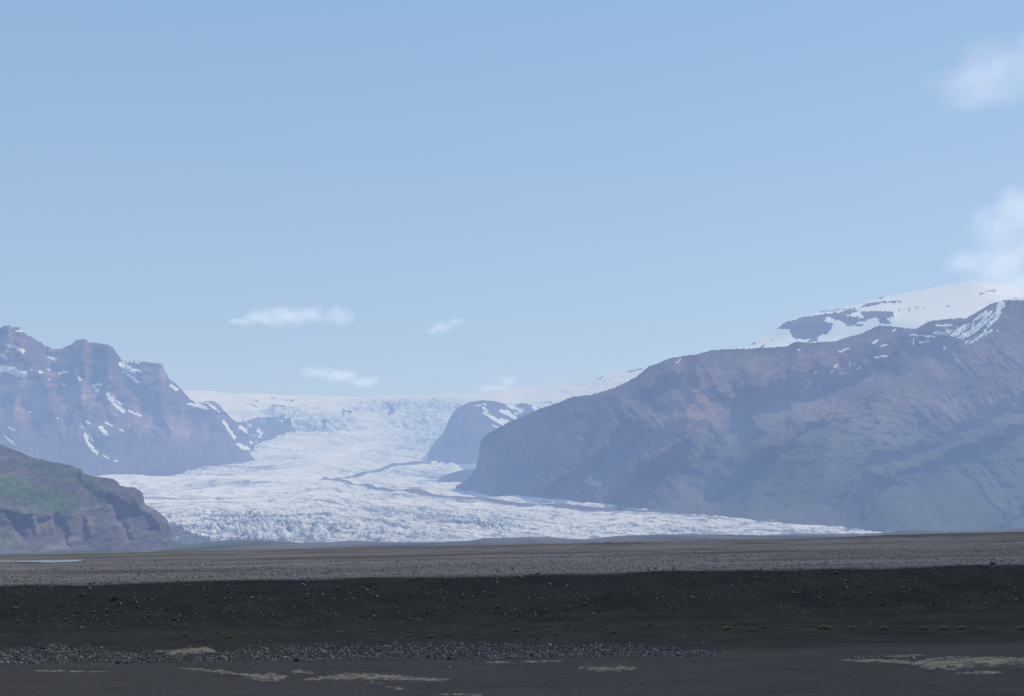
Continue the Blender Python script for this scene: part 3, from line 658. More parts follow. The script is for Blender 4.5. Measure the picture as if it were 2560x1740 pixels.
def build_ground():
    sx = np.linspace(-0.72, 0.72, 1000)
    Dn = np.concatenate([np.linspace(14, 50, 60), np.linspace(50.3, 84, 130), np.linspace(84.15, 97.9, 90), np.linspace(98, 102, 60), np.linspace(102.3, 135, 70), 136 * (900 / 136) ** np.linspace(0, 1, 260), 910 * (60000 / 910) ** np.linspace(0, 1, 60)])
    D, S = np.meshgrid(Dn, sx, indexing='ij')
    x = S * (D + 95); z = ground_z(x, D)            # wide enough near by to walk sideways
    px, py = project(x, D, z)
    zone = sstep(98.55, 98.85, D + .25 * perlin(x / 5, D * 0, 840))          # 0 dark sand and bank, 1 grey plain
    bank = sstep(73, 78, D + 1.5 * perlin(x / 12, D / 5, 845)) * (1 - zone)
    brown = sstep(560, 700, D + 60 * fbm(x / 60, D / 60, 2, 843))
    green = .75 * sstep(380, 900, D + 120 * fbm(x / 60, D / 80, 3, 847)) * sstep(640, 300, px + 80 * fbm(x / 50, D / 60, 2, 849))
    # damp channel floors and the dark levee
    dark = .85 * np.exp(-((D - 142 - 2 * perlin(x / 20, x * 0, 825)) / 6) ** 2) * sstep(1910, 1990, px) * sstep(2640, 2480, px)
    dark = np.maximum(dark, np.exp(-((D - 640 - 25 * perlin(x / 60, x * 0, 820)) / 30) ** 2) * sstep(1900, 2250, px))
    dark = np.maximum(dark, .8 * np.exp(-((D - 556) / 18) ** 2) * sstep(1445, 1475, px) * sstep(1635, 1600, px))
    dark = np.maximum(dark, .8 * sstep(.22, .5, fbm(x / 34, np.log(D) * 11, 3, 860)) * sstep(112, 130, D))
    brown = brown * (1 - dark)
    me = mesh_from('ground', np.stack([x.ravel(), D.ravel(), z.ravel()], 1), quads=grid_faces(len(Dn), len(sx)), attrs={'mask': rgba(zone, bank, brown, dark), 'grass': green.ravel()})
    n = NT('gravel_plain')
    zo, ba, br, gr = n.attr('mask'); dk = n.n('ShaderNodeAttribute', attribute_name='mask').outputs['Alpha']
    gr = n.fattr('grass')
    p = n.pos()
    big = n.noise(n.vmath('MULTIPLY', p, (0.010, 0.022, 0.03)), 1.0, 7, 0.62)
    mid = n.noise(n.vmath('MULTIPLY', p, (0.28, 0.55, 0.4)), 1.0, 6, 0.65)
    fine = n.noise(p, 3.2, 5, 0.75)
    grit = n.noise(p, 11.0, 3, 0.8)
    sand = n.mix(n.rng(mid, 0.3, 0.7), (0.034, 0.033, 0.0345, 1), (0.051, 0.050, 0.052, 1))
    sand = n.mix(n.rng(fine, 0.35, 0.75, 0.0, 0.5), sand, (0.070, 0.068, 0.070, 1))
    sand = n.mix(n.rng(grit, 0.66, 0.74), sand, (0.15, 0.148, 0.145, 1))
    bankc = n.mix(n.rng(mid, 0.35, 0.65), (0.025, 0.025, 0.0265, 1), (0.036, 0.0355, 0.035, 1))  # slope's grazing shade put partly into this darker bank colour
    c = n.mix(ba, sand, bankc)
    plain = n.mix(n.rng(big, 0.40, 0.58), (0.056, 0.051, 0.055, 1), (0.158, 0.145, 0.147, 1))
    plain = n.mix(n.rng(mid, 0.25, 0.72, 0.0, 0.5), plain, (0.11, 0.105, 0.105, 1))
    plain = n.mix(n.rng(fine, 0.3, 0.75, 0.0, 0.55), plain, (0.23, 0.215, 0.215, 1))
    plain = n.mix(n.rng(fine, 0.52, 0.30, 0.0, 0.75), plain, (0.055, 0.052, 0.055, 1))
    c = n.mix(zo, c, plain)
    c = n.mix(n.math('MULTIPLY', dk, .8), c, n.mix(fine, (0.034, 0.032, 0.036, 1), (0.085, 0.078, 0.078, 1)))
    c = n.mix(br, c, n.mix(n.rng(big, .35, .65), (0.105, 0.085, 0.068, 1), (0.15, 0.11, 0.075, 1)))
    c = n.mix(gr, c, n.mix(n.rng(big, .4, .6), (0.075, 0.085, 0.045, 1), (0.07, 0.105, 0.045, 1)))
    b = n.bump(n.math('ADD', n.math('MULTIPLY', fine, 0.7), n.math('MULTIPLY', grit, 0.3)), 0.12, 0.8)
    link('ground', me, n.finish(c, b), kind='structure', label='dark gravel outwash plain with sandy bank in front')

# ------------------------------------------------------------------ stones
def ico(sub=0):
    import bmesh
    bm = bmesh.new(); bmesh.ops.create_icosphere(bm, subdivisions=sub + 1, radius=1.0)
    v = np.array([q.co[:] for q in bm.verts]); f = np.array([[q.index for q in fc.verts] for fc in bm.faces]); bm.free()
    return v, f

def stone_variants(sub, n, seed):
    r = np.random.default_rng(seed); v, f = ico(sub); out = []
    for i in range(n):
        w = v.copy()
        for k in range(5):                                    # chop by random planes: angular lava stones
            d = r.normal(size=3); d /= np.linalg.norm(d); h = r.uniform(.45, .8)
            s = w @ d; w = w - np.outer(np.clip(s - h, 0, None), d)
        w *= (1 + .12 * r.normal(size=(len(w), 1)))
        w *= np.array([1, r.uniform(.65, .95), r.uniform(.5, .8)])
        out.append(w)
    return out, f

SV, SF = stone_variants(0, 14, 5)

def scatter_mesh(name, x, y, z, size, tone, mat, **props):
    N = len(x); nv = len(SV[0])
    var = rng.integers(0, len(SV), N)
    V = np.array(SV)[var]                                    # N,nv,3
    a = rng.random(N) * 2 * np.pi; ca, sa = np.cos(a), np.sin(a)
    tl = rng.normal(0, .3, N)
    vx = V[:, :, 0] * ca[:, None] - V[:, :, 1] * sa[:, None]; vy = V[:, :, 0] * sa[:, None] + V[:, :, 1] * ca[:, None]
    vz = V[:, :, 2] + vx * tl[:, None]
    s = (size / 2)[:, None]
    co = np.stack([x[:, None] + vx * s, y[:, None] + vy * s, z[:, None] + (vz + .35) * s], 2).reshape(-1, 3)
    f = (SF[None] + (np.arange(N) * nv)[:, None, None]).reshape(-1, 3)
    me = mesh_from(name, co, tris=f, attrs={'tone': np.repeat(tone, nv)}, smooth=False)
    return link(name, me, mat, **props)

def stone_material(name, obj_random=False, lo=(0.045, 0.045, 0.05), hi=(0.26, 0.25, 0.25)):
    n = NT(name)
    if obj_random: t = n.math('POWER', n.n('ShaderNodeObjectInfo').outputs['Random'], 1.6)
    else: t = n.fattr('tone')
    p = n.pos()
    nz = n.noise(p, 9.0, 4, .6)
    c = n.mix(t, list(lo) + [1], list(hi) + [1])
    c = n.mix(n.rng(nz, .3, .7, 0, .5), c, n.mix(t, (0.05, 0.045, 0.042, 1), (0.20, 0.17, 0.15, 1)))
    return n.finish(c, n.bump(nz, 0.03, .6))

band_low = curve([(-300, 1667), (0, 1664), (110, 1662), (230, 1654), (300, 1660), (520, 1656), (700, 1656), (900, 1650), (1280, 1649), (1500, 1645), (1720, 1643), (1800, 1641), (2900, 1640)])
band_high = curve([(-300, 1612), (0, 1617), (130, 1610), (230, 1618), (300, 1628), (520, 1630), (620, 1618), (700, 1612), (1000, 1606), (1400, 1610), (1600, 1612), (1720, 1620), (1800, 1634), (1850, 1641), (2900, 1642)])

def build_gravel():
    sm = stone_material('gravel_stone')
    # gravel band at the foot of the bank
    N = 42000
    px = rng.uniform(-350, 1880, N); py = rng.uniform(1596, 1670, N)
    lo, hi = band_low(px), band_high(px)
    j = 5 * perlin(px / 40, py / 8, 900)
    inb = sstep(0, 4, lo + j * .3 - py) * sstep(-4, 10, py - hi + j)
    keep = rng.random(N) < inb * .85 + .01
    px, py = px[keep], py[keep]
    x, y, z = ground_at(px, py)
    sz = np.exp(rng.normal(math.log(.085), .42, len(px)))
    scatter_mesh('gravel_band', x, y, z, np.clip(sz, .05, .38), rng.random(len(px)) ** 1.3, sm, kind='stuff', label='dense strip of dark basalt gravel at foot of the bank')
    # loose stones strewn on the bank
    N = 26000
    px = rng.uniform(-350, 2900, N); hz = HOR(px); py = hz + 80 + rng.uniform(0, 1, N) * 185
    dy = py - hz
    dens = 0.20 + .8 * sstep(.0, .5, fbm(px / 160, py / 30, 3, 905) + .2)
    lowl = sstep(196, 180, dy + 10 * perlin(px / 90, py * 0, 907))
    pile = np.exp(-((dy - 182 - 8 * perlin(px / 70, py * 0, 908)) / 9) ** 2) * (0.4 + 1.2 * sstep(-.1, .4, perlin(px / 60, py * 0, 909)))
    keep = rng.random(N) < .62 * dens * lowl + .05 + .6 * pile
    px, py = px[keep], py[keep]
    x, y, z = ground_at(px, py)
    sz = np.exp(rng.normal(math.log(.075), .45, len(px)))
    scatter_mesh('bank_stones', x, y, z, np.clip(sz, .04, .34), rng.random(len(px)) ** 1.6, stone_material('bank_stone', hi=(0.27, 0.265, 0.26)), kind='stuff', label='small loose stones strewn over the dark bank')
    # specks on the sand
    N = 7000
    px = rng.uniform(-350, 2900, N); py = rng.uniform(1655, 1800, N)
    keep = rng.random(N) < .18 + .6 * sstep(.1, .5, fbm(px / 200, py / 14, 3, 915))
    px, py = px[keep], py[keep]
    x, y, z = ground_at(px, py)
    scatter_mesh('sand_pebbles', x, y, z, np.clip(np.exp(rng.normal(math.log(.035), .4, len(px))), .015, .1), rng.random(len(px)) ** 1.3, sm, kind='stuff', label='sparse small pebbles on the dark sand')
    # stony surface of the plain behind the crest
    N = 40000
    px = rng.uniform(-350, 2900, N); hz = HOR(px); dy = 79.5 - 66 * rng.random(N) ** 1.3
    py = hz + dy
    keep = rng.random(N) < .35 + .65 * sstep(-.1, .35, fbm(px / 300, dy / 7, 3, 925))
    px, py = px[keep], py[keep]
    x, y, z = ground_at(px, py)
    scatter_mesh('plain_stones', x, y, z, np.clip(np.exp(rng.normal(math.log(.11), .38, len(px))), .05, .34) * (y / 115) ** .45, .15 + .85 * rng.random(len(px)) ** 1.4, stone_material('plain_stone', lo=(.09,.085,.08), hi=(0.42, 0.395, 0.38)), kind='stuff', label='grey cobbles scattered over the flat plain')

def build_rocks():
    V, Fc = stone_variants(1, 9, 77)
    meshes = []
    dark = stone_material('dark_rock', True, (0.035, 0.035, 0.04), (0.12, 0.118, 0.12))
    grey = stone_material('grey_rock', True, (0.08, 0.08, 0.085), (0.24, 0.23, 0.23))
    pale = stone_material('pale_rock', True, (0.26, 0.25, 0.23), (0.36, 0.34, 0.31))
    ochre = stone_material('ochre_rock', True, (0.30, 0.20, 0.10), (0.36, 0.25, 0.13))
    red = stone_material('brown_rock', True, (0.11, 0.085, 0.08), (0.15, 0.11, 0.10))
    for m in (dark, grey, pale, ochre, red):
        row = []
        for i, v in enumerate(V):
            w = v.copy(); w[:, 2] += .30
            me = mesh_from('rock', w * .5, tris=Fc, smooth=False); me.materials.append(m); row.append(me)
        meshes.append(row)
    def rock(px, py, wpx, mi, label, group=None, hs=1.0, var=None):
        x, y, z = ground_at(np.array([px]), np.array([py]))
        x, y, z = float(x[0]), float(y[0]), float(z[0])
        s = wpx / F * y
        o = bpy.data.objects.new('rock', meshes[mi][random.randrange(9) if var is None else var]); COL.objects.link(o)
        o.location = (x, y, z); o.scale = (s, s * .9, s * hs); o.rotation_euler = (random.uniform(-.15, .15), random.uniform(-.15, .15), random.uniform(0, 6.28))
        o['label'] = label; o['category'] = 'rock'
        if group: o['group'] = group
        return o
    special = [(295, 1659, 13, 0, 'dark pointed rock on sand just below left gravel', 1.3), (318, 1659, 15, 0, 'flat dark rock beside the pointed one below left gravel', .7), (743, 1653, 17, 0, 'dark upright rock at lower edge of gravel band', 1.2),
               (1125, 1649, 20, 4, 'large brownish slanted rock at lower edge of gravel band', .9), (1142, 1651, 11, 0, 'dark rock touching the large brownish slanted rock', .9), (1508, 1627, 12, 3, 'ochre yellow rock in the gravel band', .8), (1484, 1637, 10, 1, 'grey rounded rock below the ochre yellow rock', 1.0),
               (2284, 1649, 15, 2, 'pale boulder alone at right end of the cobble row', .9), (2258, 1650, 11, 1, 'flat grey rock left of the pale boulder', .6), (1352, 1499, 7, 2, 'whitish stone in the middle of dark bank', 1.2), (1243, 1458, 9, 2, 'pale rounded rock high on bank near centre', 1.1), (1461, 1490, 8, 1, 'light grey rounded rock halfway up the bank, right of whitish stone', 1.1),
               (2047, 1431, 9, 2, 'pale rock just below crest at right', .9), (2117, 1412, 9, 2, 'pale flat rock on the crest line at right', .7), (2482, 1410, 13, 0, 'dark rock on bank crest near right edge', .7), (288, 1498, 20, 0, 'wide dark rock high on the bank at left', .6), (208, 1486, 13, 1, 'grey rock on upper left bank', .7), (225, 1470, 9, 1, 'small grey rock near crest at left', .8),
               (39, 1519, 14, 4, 'brown rock on bank near left edge', .7), (45, 1554, 15, 0, 'dark rock low on bank near left edge', .7), (142, 1530, 10, 1, 'grey rounded stone on left part of bank', .9), (620, 1511, 0, 0, '', 1), (879, 1651, 13, 0, 'dark rock at lower gravel edge left of long silt patch', .8), (420, 1648, 12, 0, 'dark rock in gravel below tan silt patch', .8), (455, 1648, 14, 1, 'bluish grey rock beside the dark one below tan silt patch', .9),
               (640, 1643, 12, 2, 'pale slab in gravel left of dark upright rock', .6), (106, 1623, 14, 0, 'dark block on top of left gravel pile', .9), (76, 1630, 12, 0, 'dark block on the left gravel pile, lower left of another', .9), (222, 1623, 13, 0, 'dark flat rock at upper rim of left gravel', .6), (130, 1616, 13, 0, 'long dark rock on crest of left gravel pile', .5), (145, 1645, 8, 3, 'small orange tinted stone in left gravel', .9), (1976, 1623, 8, 1, 'left one of two grey stones on the bare lower bank', .7), (1988, 1625, 7, 1, 'right one of two grey stones on the bare lower bank', .7),
               (2239, 1594, 8, 1, 'single grey stone on lower bank under the tufts', .8), (1638, 1422, 12, 0, 'dark flat rock lying on the crest right of centre', .6), (1685, 1425, 10, 1, 'grey rock on the crest right of centre', .8), (2140, 1681, 7, 0, 'small black stone lying on open sand at right', .7)]
    for s in special:
        if s[2] == 0: continue
        rock(s[0], s[1], s[2] * 1.05, s[3], s[4], hs=s[5])
    # row of cobbles by the right silt patch
    for i in range(46):
        f = i / 45
        px = 2072 + f * 155 + random.uniform(-2, 2); py = 1646 + random.uniform(-3.2, 3.0) * min(1, .3 + 1.2 * f) - 1.5 * f
        rock(px, py, random.uniform(4, 8.5) * (.6 + .5 * min(1, 2 * f)), 1 if random.random() < .8 else 2, 'grey cobble in the row lying beside the right silt patch', 'cobbles in a row on the sand', .8)
    for i in range(105):
        px = random.uniform(-20, 1790); lo, hi = float(band_low(px)), float(band_high(px))
        rock(px, random.uniform(hi + 3, lo - 1), random.uniform(8, 12.5), random.choice([0, 0, 0, 1, 1, 4]), 'larger angular dark stone in the gravel band', 'larger stones in the gravel band', random.uniform(.6, .95))
    for i in range(110):
        px = random.uniform(0, 2560); hz = HOR(px)
        rock(px, hz + random.uniform(84, 198), random.uniform(6, 9.5), random.choice([0, 0, 1, 1, 1, 4]), 'larger loose stone lying on the dark bank slope', 'larger stones on the bank', random.uniform(.6, .95))

# ------------------------------------------------------------------ silt patches
def build_silt():
    n = NT('dry_silt')
    p = n.pos()
    a = n.noise(n.vmath('MULTIPLY', p, (0.9, 2.5, 1.0)), 1.6, 5, .6)
    c = n.mix(n.rng(a, .3, .7), (0.10, 0.092, 0.078, 1), (0.23, 0.21, 0.175, 1))
    bl = n.noise(n.vmath('MULTIPLY', p, (0.55, 1.9, 1.0)), 2.4, 6, .68)
    c = n.mix(n.rng(bl, .46, .62, 0.0, .85), c, (0.046, 0.044, 0.045, 1))
    mat = n.finish(c, n.bump(n.noise(p, 7, 4, .7), .05, .8))
    def patch(spine, thr, label, k):
        xs = [s[0] for s in spine]; ymin = min(s[1] - s[2] for s in spine) - 2; ymax = max(s[1] + s[2] for s in spine) + 2
        gx = np.arange(xs[0] - 6, xs[-1] + 6, 0.9); gy = np.arange(ymin, ymax, 0.42)
        GX, GY = np.meshgrid(gx, gy)
        cy = np.interp(GX, xs, [s[1] for s in spine]); hw = np.interp(GX, xs, [s[2] for s in spine]) + .01
        q = 1 - np.abs(GY - cy) / hw
        nz = fbm(GX / 26, GY / 1.7, 4, 950 + k) + .35 * fbm(GX / 7, GY / 1.0, 2, 970 + k)
        end = np.clip(np.minimum(GX - xs[0], xs[-1] - GX) / 12, -1, 1)
        fld = np.clip(q, -1.5, .8) + nz * 1.0 + .3 * (end - 1) - thr - .12
        X, Y, Z = ground_at(GX, GY)
        Z = Z + np.clip(fld * .06, -.03, .035) + .004
        ok = fld > 0
        nr, nc = GX.shape
        fc = grid_faces(nr, nc)
        fc = fc[ok.ravel()[fc].any(1)]
        if len(fc) == 0: return
        used = np.unique(fc); mp = -np.ones(nr * nc, int); mp[used] = np.arange(len(used))
        co = np.stack([X.ravel(), Y.ravel(), Z.ravel()], 1)[used]
        me = mesh_from('silt_patch', co, quads=mp[fc][:, ::-1])
        link('silt_patch', me, mat, label=label, category='silt patch', group='patches of dry silt on the sand')
    patch([(395, 1628, 2), (430, 1632, 6), (480, 1629, 7), (520, 1625, 6), (545, 1631, 2)], .15, 'smooth tan silt patch above the gravel band at left', 0)
    patch([(80, 1678, 1.5), (160, 1677, 2), (230, 1679, 1.6), (280, 1680, 1.0)], .55, 'thin broken line of tan silt near left edge', 1)
    patch([(455, 1671, 1.5), (500, 1674, 4), (560, 1680, 5), (595, 1687, 2)], .45, 'narrow tan silt streak slanting down to the round broken patch', 2)
    patch([(598, 1687, 3), (640, 1692, 9), (690, 1694, 10), (718, 1690, 3)], .42, 'broad broken silt patch with dark gaps left of centre', 3)
    patch([(725, 1682, 2), (750, 1681, 3.5), (780, 1682, 2)], .35, 'short silt streak between the two broad silt patches', 4)
    patch([(762, 1698, 1.5), (820, 1695, 6), (880, 1692, 10), (950, 1693, 9), (1020, 1697, 6), (1090, 1701, 5), (1135, 1699, 1)], .32, 'longest pale silt patch tapering to the right near centre', 5)
    patch([(915, 1709, 1.5), (935, 1710, 2.2), (968, 1711, 1.5)], .5, 'small silt crumb line under the longest silt patch', 6)
    patch([(962, 1719, 2), (990, 1722, 4), (1016, 1724, 2)], .45, 'small ragged silt patch below the longest one', 7)
    patch([(1090, 1738, 1), (1130, 1737, 2), (1170, 1738, 3), (1215, 1739, 1)], .4, 'flat silt streak cut by lower picture edge', 8)
    patch([(1215, 1656, 1.2), (1260, 1656, 3), (1272, 1656, 1)], .45, 'tiny silt streak at lower gravel edge near centre', 9)
    patch([(1305, 1653, 1.5), (1350, 1654, 4), (1405, 1652, 2)], .5, 'narrow olive silt strip under gravel band right of centre', 10)
    patch([(1445, 1670, 2), (1500, 1673, 5), (1550, 1671, 6), (1600, 1670, 2)], .42, 'silt patch with parallel ripples right of centre', 11)
    patch([(2105, 1652, 1), (2170, 1653, 3), (2240, 1654, 4), (2290, 1660, 4), (2330, 1660, 12), (2380, 1658, 14), (2440, 1653, 11), (2500, 1652, 10), (2700, 1652, 9)], .2, 'largest tan silt patch reaching the right edge', 12)
    patch([(2215, 1643, 1), (2260, 1641, 2.2), (2305, 1638, 1.2)], .3, 'fine silt line just above the row of cobbles', 13)
    patch([(2395, 1682, 1), (2440, 1680, 3.2), (2480, 1679, 3), (2500, 1679, 1)], .2, 'slim silt bar under the largest silt patch', 14)

# ------------------------------------------------------------------ grass tufts
def build_tufts():
    n = NT('tuft_grass')
    t = n.fattr('tone')
    rnd = n.n('ShaderNodeObjectInfo').outputs['Random']
    c = n.mix(t, (0.09, 0.08, 0.045, 1), (0.34, 0.29, 0.17, 1))
    c = n.mix(n.math('MULTIPLY', rnd, .5), c, (0.15, 0.13, 0.07, 1))
    mat = n.finish(c)
    meshes = []
    for k in range(6):
        r = np.random.default_rng(300 + k)
        co, fc, tone = [], [], []
        for i in range(240):
            a = r.random() * 2 * np.pi; rad = .5 * math.sqrt(r.random()); bx, by = rad * math.cos(a), rad * math.sin(a) * .8
            base = .18 * (1 - (rad / .5) ** 2)
            L = r.uniform(.15, .38) * (1.2 - rad); ln = r.normal(0, .12, 2) + np.array([bx, by]) * .7; w = .022
            pa = r.random() * np.pi; dx, dy = w * math.cos(pa), w * math.sin(pa)
            i0 = len(co)
            co += [(bx - dx, by - dy, base - .1), (bx + dx, by + dy, base - .1), (bx + ln[0] * .5 + dx * .7, by + ln[1] * .5 + dy * .7, base + L * .7), (bx + ln[0] * .5 - dx * .7, by + ln[1] * .5 - dy * .7, base + L * .7), (bx + ln[0] * 1.1, by + ln[1] * 1.1, base + L * .95)]
            tt = r.random() * .3
            tone += [tt * .3, tt * .3, .5 + tt, .5 + tt, .7 + tt]
            fc += [(i0, i0 + 1, i0 + 2), (i0, i0 + 2, i0 + 3), (i0 + 3, i0 + 2, i0 + 4)]
        me = mesh_from('grass_tuft', np.array(co), tris=np.array(fc), attrs={'tone': np.array(tone)}, smooth=False)
        me.materials.append(mat); meshes.append(me)
    pts = [(2061, 1571, 20), (2128, 1572, 15), (2209, 1573, 18), (2310, 1574, 17), (2360, 1571, 19), (2406, 1570, 14), (2457, 1577, 13), (2555, 1574, 17), (1724, 1575, 10), (1755, 1577, 12), (1820, 1574, 15), (1807, 1560, 9), (1835, 1561, 9), (1881, 1579, 12), (1909, 1572, 13), (1909, 1555, 8), (1970, 1575, 12), (2035, 1565, 9), (2315, 1495, 8), (2250, 1500, 7),
           (930, 1579, 12), (1028, 1580, 12), (1022, 1589, 12), (1078, 1594, 14), (1121, 1588, 11), (1189, 1586, 10), (1171, 1581, 9), (1241, 1587, 9), (1289, 1579, 15), (1335, 1584, 9), (1371, 1578, 10), (1393, 1587, 11), (1422, 1566, 10), (1504, 1566, 11), (1474, 1555, 9), (1532, 1585, 14), (1626, 1564, 12), (1700, 1580, 10),
           (463, 1587, 14), (546, 1583, 11), (577, 1593, 11), (592, 1597, 10), (305, 1592, 10), (394, 1604, 10), (683, 1594, 10), (744, 1594, 10), (427, 1615, 7), (281, 1578, 10), (788, 1583, 9), (1217, 1607, 8), (850, 1583, 10), (1244, 1518, 9), (1134, 1521, 9), (269, 1524, 9), (372, 1530, 9), (441, 1545, 9)]
    for i, (px, py, w) in enumerate(pts):
        x, y, z = ground_at(np.array([float(px)]), np.array([float(py)]))
        o = bpy.data.objects.new('grass_tuft', meshes[i % 6]); COL.objects.link(o)
        s = w * 1.15 / F * float(y[0])
        o.location = (float(x[0]), float(y[0]), float(z[0])); o.scale = (s, s, s * random.uniform(.8, 1.15)); o.rotation_euler[2] = random.uniform(0, 6.28)
        o['category'] = 'grass tuft'; o['group'] = 'grass tufts along the foot of the bank'
        o['label'] = ('yellowish dry grass tuft in the spaced row on bare sand at right' if px > 2040 and w > 12 else 'small dry grass tuft growing on the lower dark bank')
    # uncountable moss cushions on the bank
    N = 1500
    px = rng.uniform(-300, 2900, N); hz = HOR(px); py = hz + 95 + rng.random(N) * 130
    keep = rng.random(N) < .35 + .65 * sstep(0, .4, fbm(px / 200, py / 40, 2, 990))
    px, py = px[keep], py[keep]
    x, y, z = ground_at(px, py)
    m = NT('dry_moss'); tn = m.fattr('tone')
    mm = m.finish(m.mix(tn, (0.05, 0.045, 0.03, 1), (0.15, 0.12, 0.06, 1)))
    scatter_mesh('dry_moss', x, y, z - .03, rng.uniform(.08, .24, len(x)), rng.random(len(x)), mm, kind='stuff', label='brownish moss cushions dotted over the bank')

# ------------------------------------------------------------------ river, white vehicles, posts
def build_small():
    n = NT('river_water')
    p = n.pos()
    nz = n.noise(n.vmath('MULTIPLY', p, (0.02, 0.3, 0)), 1.0, 4, .6)
    c = n.mix(n.rng(nz, .35, .65), (0.13, 0.15, 0.165, 1), (0.33, 0.37, 0.39, 1))
    mat = n.finish(c)
    px = np.linspace(-300, 212, 120)
    top = np.interp(px, [-300, 60, 120, 212], [1404.5, 1401.8, 1400.8, 1399.3]); bot = np.interp(px, [-300, 30, 90, 120, 190, 212], [1406.5, 1405, 1406.0, 1407.5, 1405.5, 1399.6]) + .4 * perlin(px / 9, px * 0, 71)
    co = []
    for yy in (top, bot):
        sx, sz = ray(px, yy); D = np.clip(-2.19 / sz, 100, 900)
        co.append(np.stack([sx * D, D, -2.14 + 0 * D], 1))
    me = mesh_from('river', np.concatenate(co), quads=grid_faces(2, len(px))[:, ::-1])
    link('river', me, mat, kind='structure', label='strip of pale river water on plain at left')

    import bmesh
    def box_bm(bm, c, s, bev=0.0):
        r = bmesh.ops.create_cube(bm, size=1.0, matrix=Matrix.Translation(c) @ Matrix.Diagonal((*s, 1)))
        if bev: bmesh.ops.bevel(bm, geom=list({e for v in r['verts'] for e in v.link_edges}), offset=bev, segments=2, affect='EDGES')
    def mk(name, bm, mat, parent):
        me = bpy.data.meshes.new(name); bm.to_mesh(me); bm.free(); return link(name, me, mat, parent)
    w = NT('white_paint'); wp = w.finish((0.8, 0.8, 0.8, 1))
    g = NT('dark_window'); gp = g.finish((0.03, 0.035, 0.04, 1))
    k = NT('black_tyre'); kp = k.finish((0.025, 0.025, 0.025, 1))
    def van(px, py, D, L, label, rz):
        x, y, z = world(np.array([px]), np.array([py]), np.array([D]))
        t = bpy.data.objects.new('white_van', None); COL.objects.link(t); t.location = (float(x[0]), D, float(z[0])); t.rotation_euler[2] = rz; t.scale = (L / 6,) * 3
        t['label'] = label; t['category'] = 'van'
        bm = bmesh.new(); box_bm(bm, (0, 0, 1.45), (6, 2.1, 2.2), .25); box_bm(bm, (-2.6, 0, 1.0), (1.6, 2.0, 1.2), .2); mk('body', bm, wp, t)
        bm = bmesh.new(); box_bm(bm, (-2.2, 0, 2.0), (1.2, 2.16, .6), .05); mk('window', bm, gp, t)
        for sx in (-1.9, 1.9):
            for sy in (-.95, .95):
                bm = bmesh.new(); bmesh.ops.create_cone(bm, cap_ends=True, segments=20, radius1=.4, radius2=.4, depth=.3, matrix=Matrix.Translation((sx, sy, .4)) @ Matrix.Rotation(math.pi / 2, 4, 'X')); mk('wheel', bm, kp, t)
    van(2362.5, 1331.6, 2380.0, 6.2, 'tiny white vehicle parked far off below brown mountain', 1.35)
    van(2514.5, 1325.2, 2560.0, 4.8, 'fainter white vehicle far off near right picture edge', .3)
    y_ = NT('pale_yellow_paint'); yp = y_.finish((0.6, 0.55, 0.3, 1))
    for px, py, lab, tl in ((2352.5, 1346.2, 'left pale yellow post leaning at edge of plain', -.35), (2356.5, 1346.2, 'right pale yellow post at edge of plain', -.15)):
        x, y, z = ground_at(np.array([px]), np.array([py]))
        bm = bmesh.new(); bmesh.ops.create_cone(bm, cap_ends=True, segments=10, radius1=.09, radius2=.07, depth=1.0, matrix=Matrix.Translation((0, 0, .5)))
        me = bpy.data.meshes.new('marker_post'); bm.to_mesh(me); bm.free()
        o = link('marker_post', me, yp, label=lab, category='post', group='marker posts at the far edge of the plain')
        o.location = (float(x[0]), float(y[0]), float(z[0])); o.rotation_euler[1] = tl

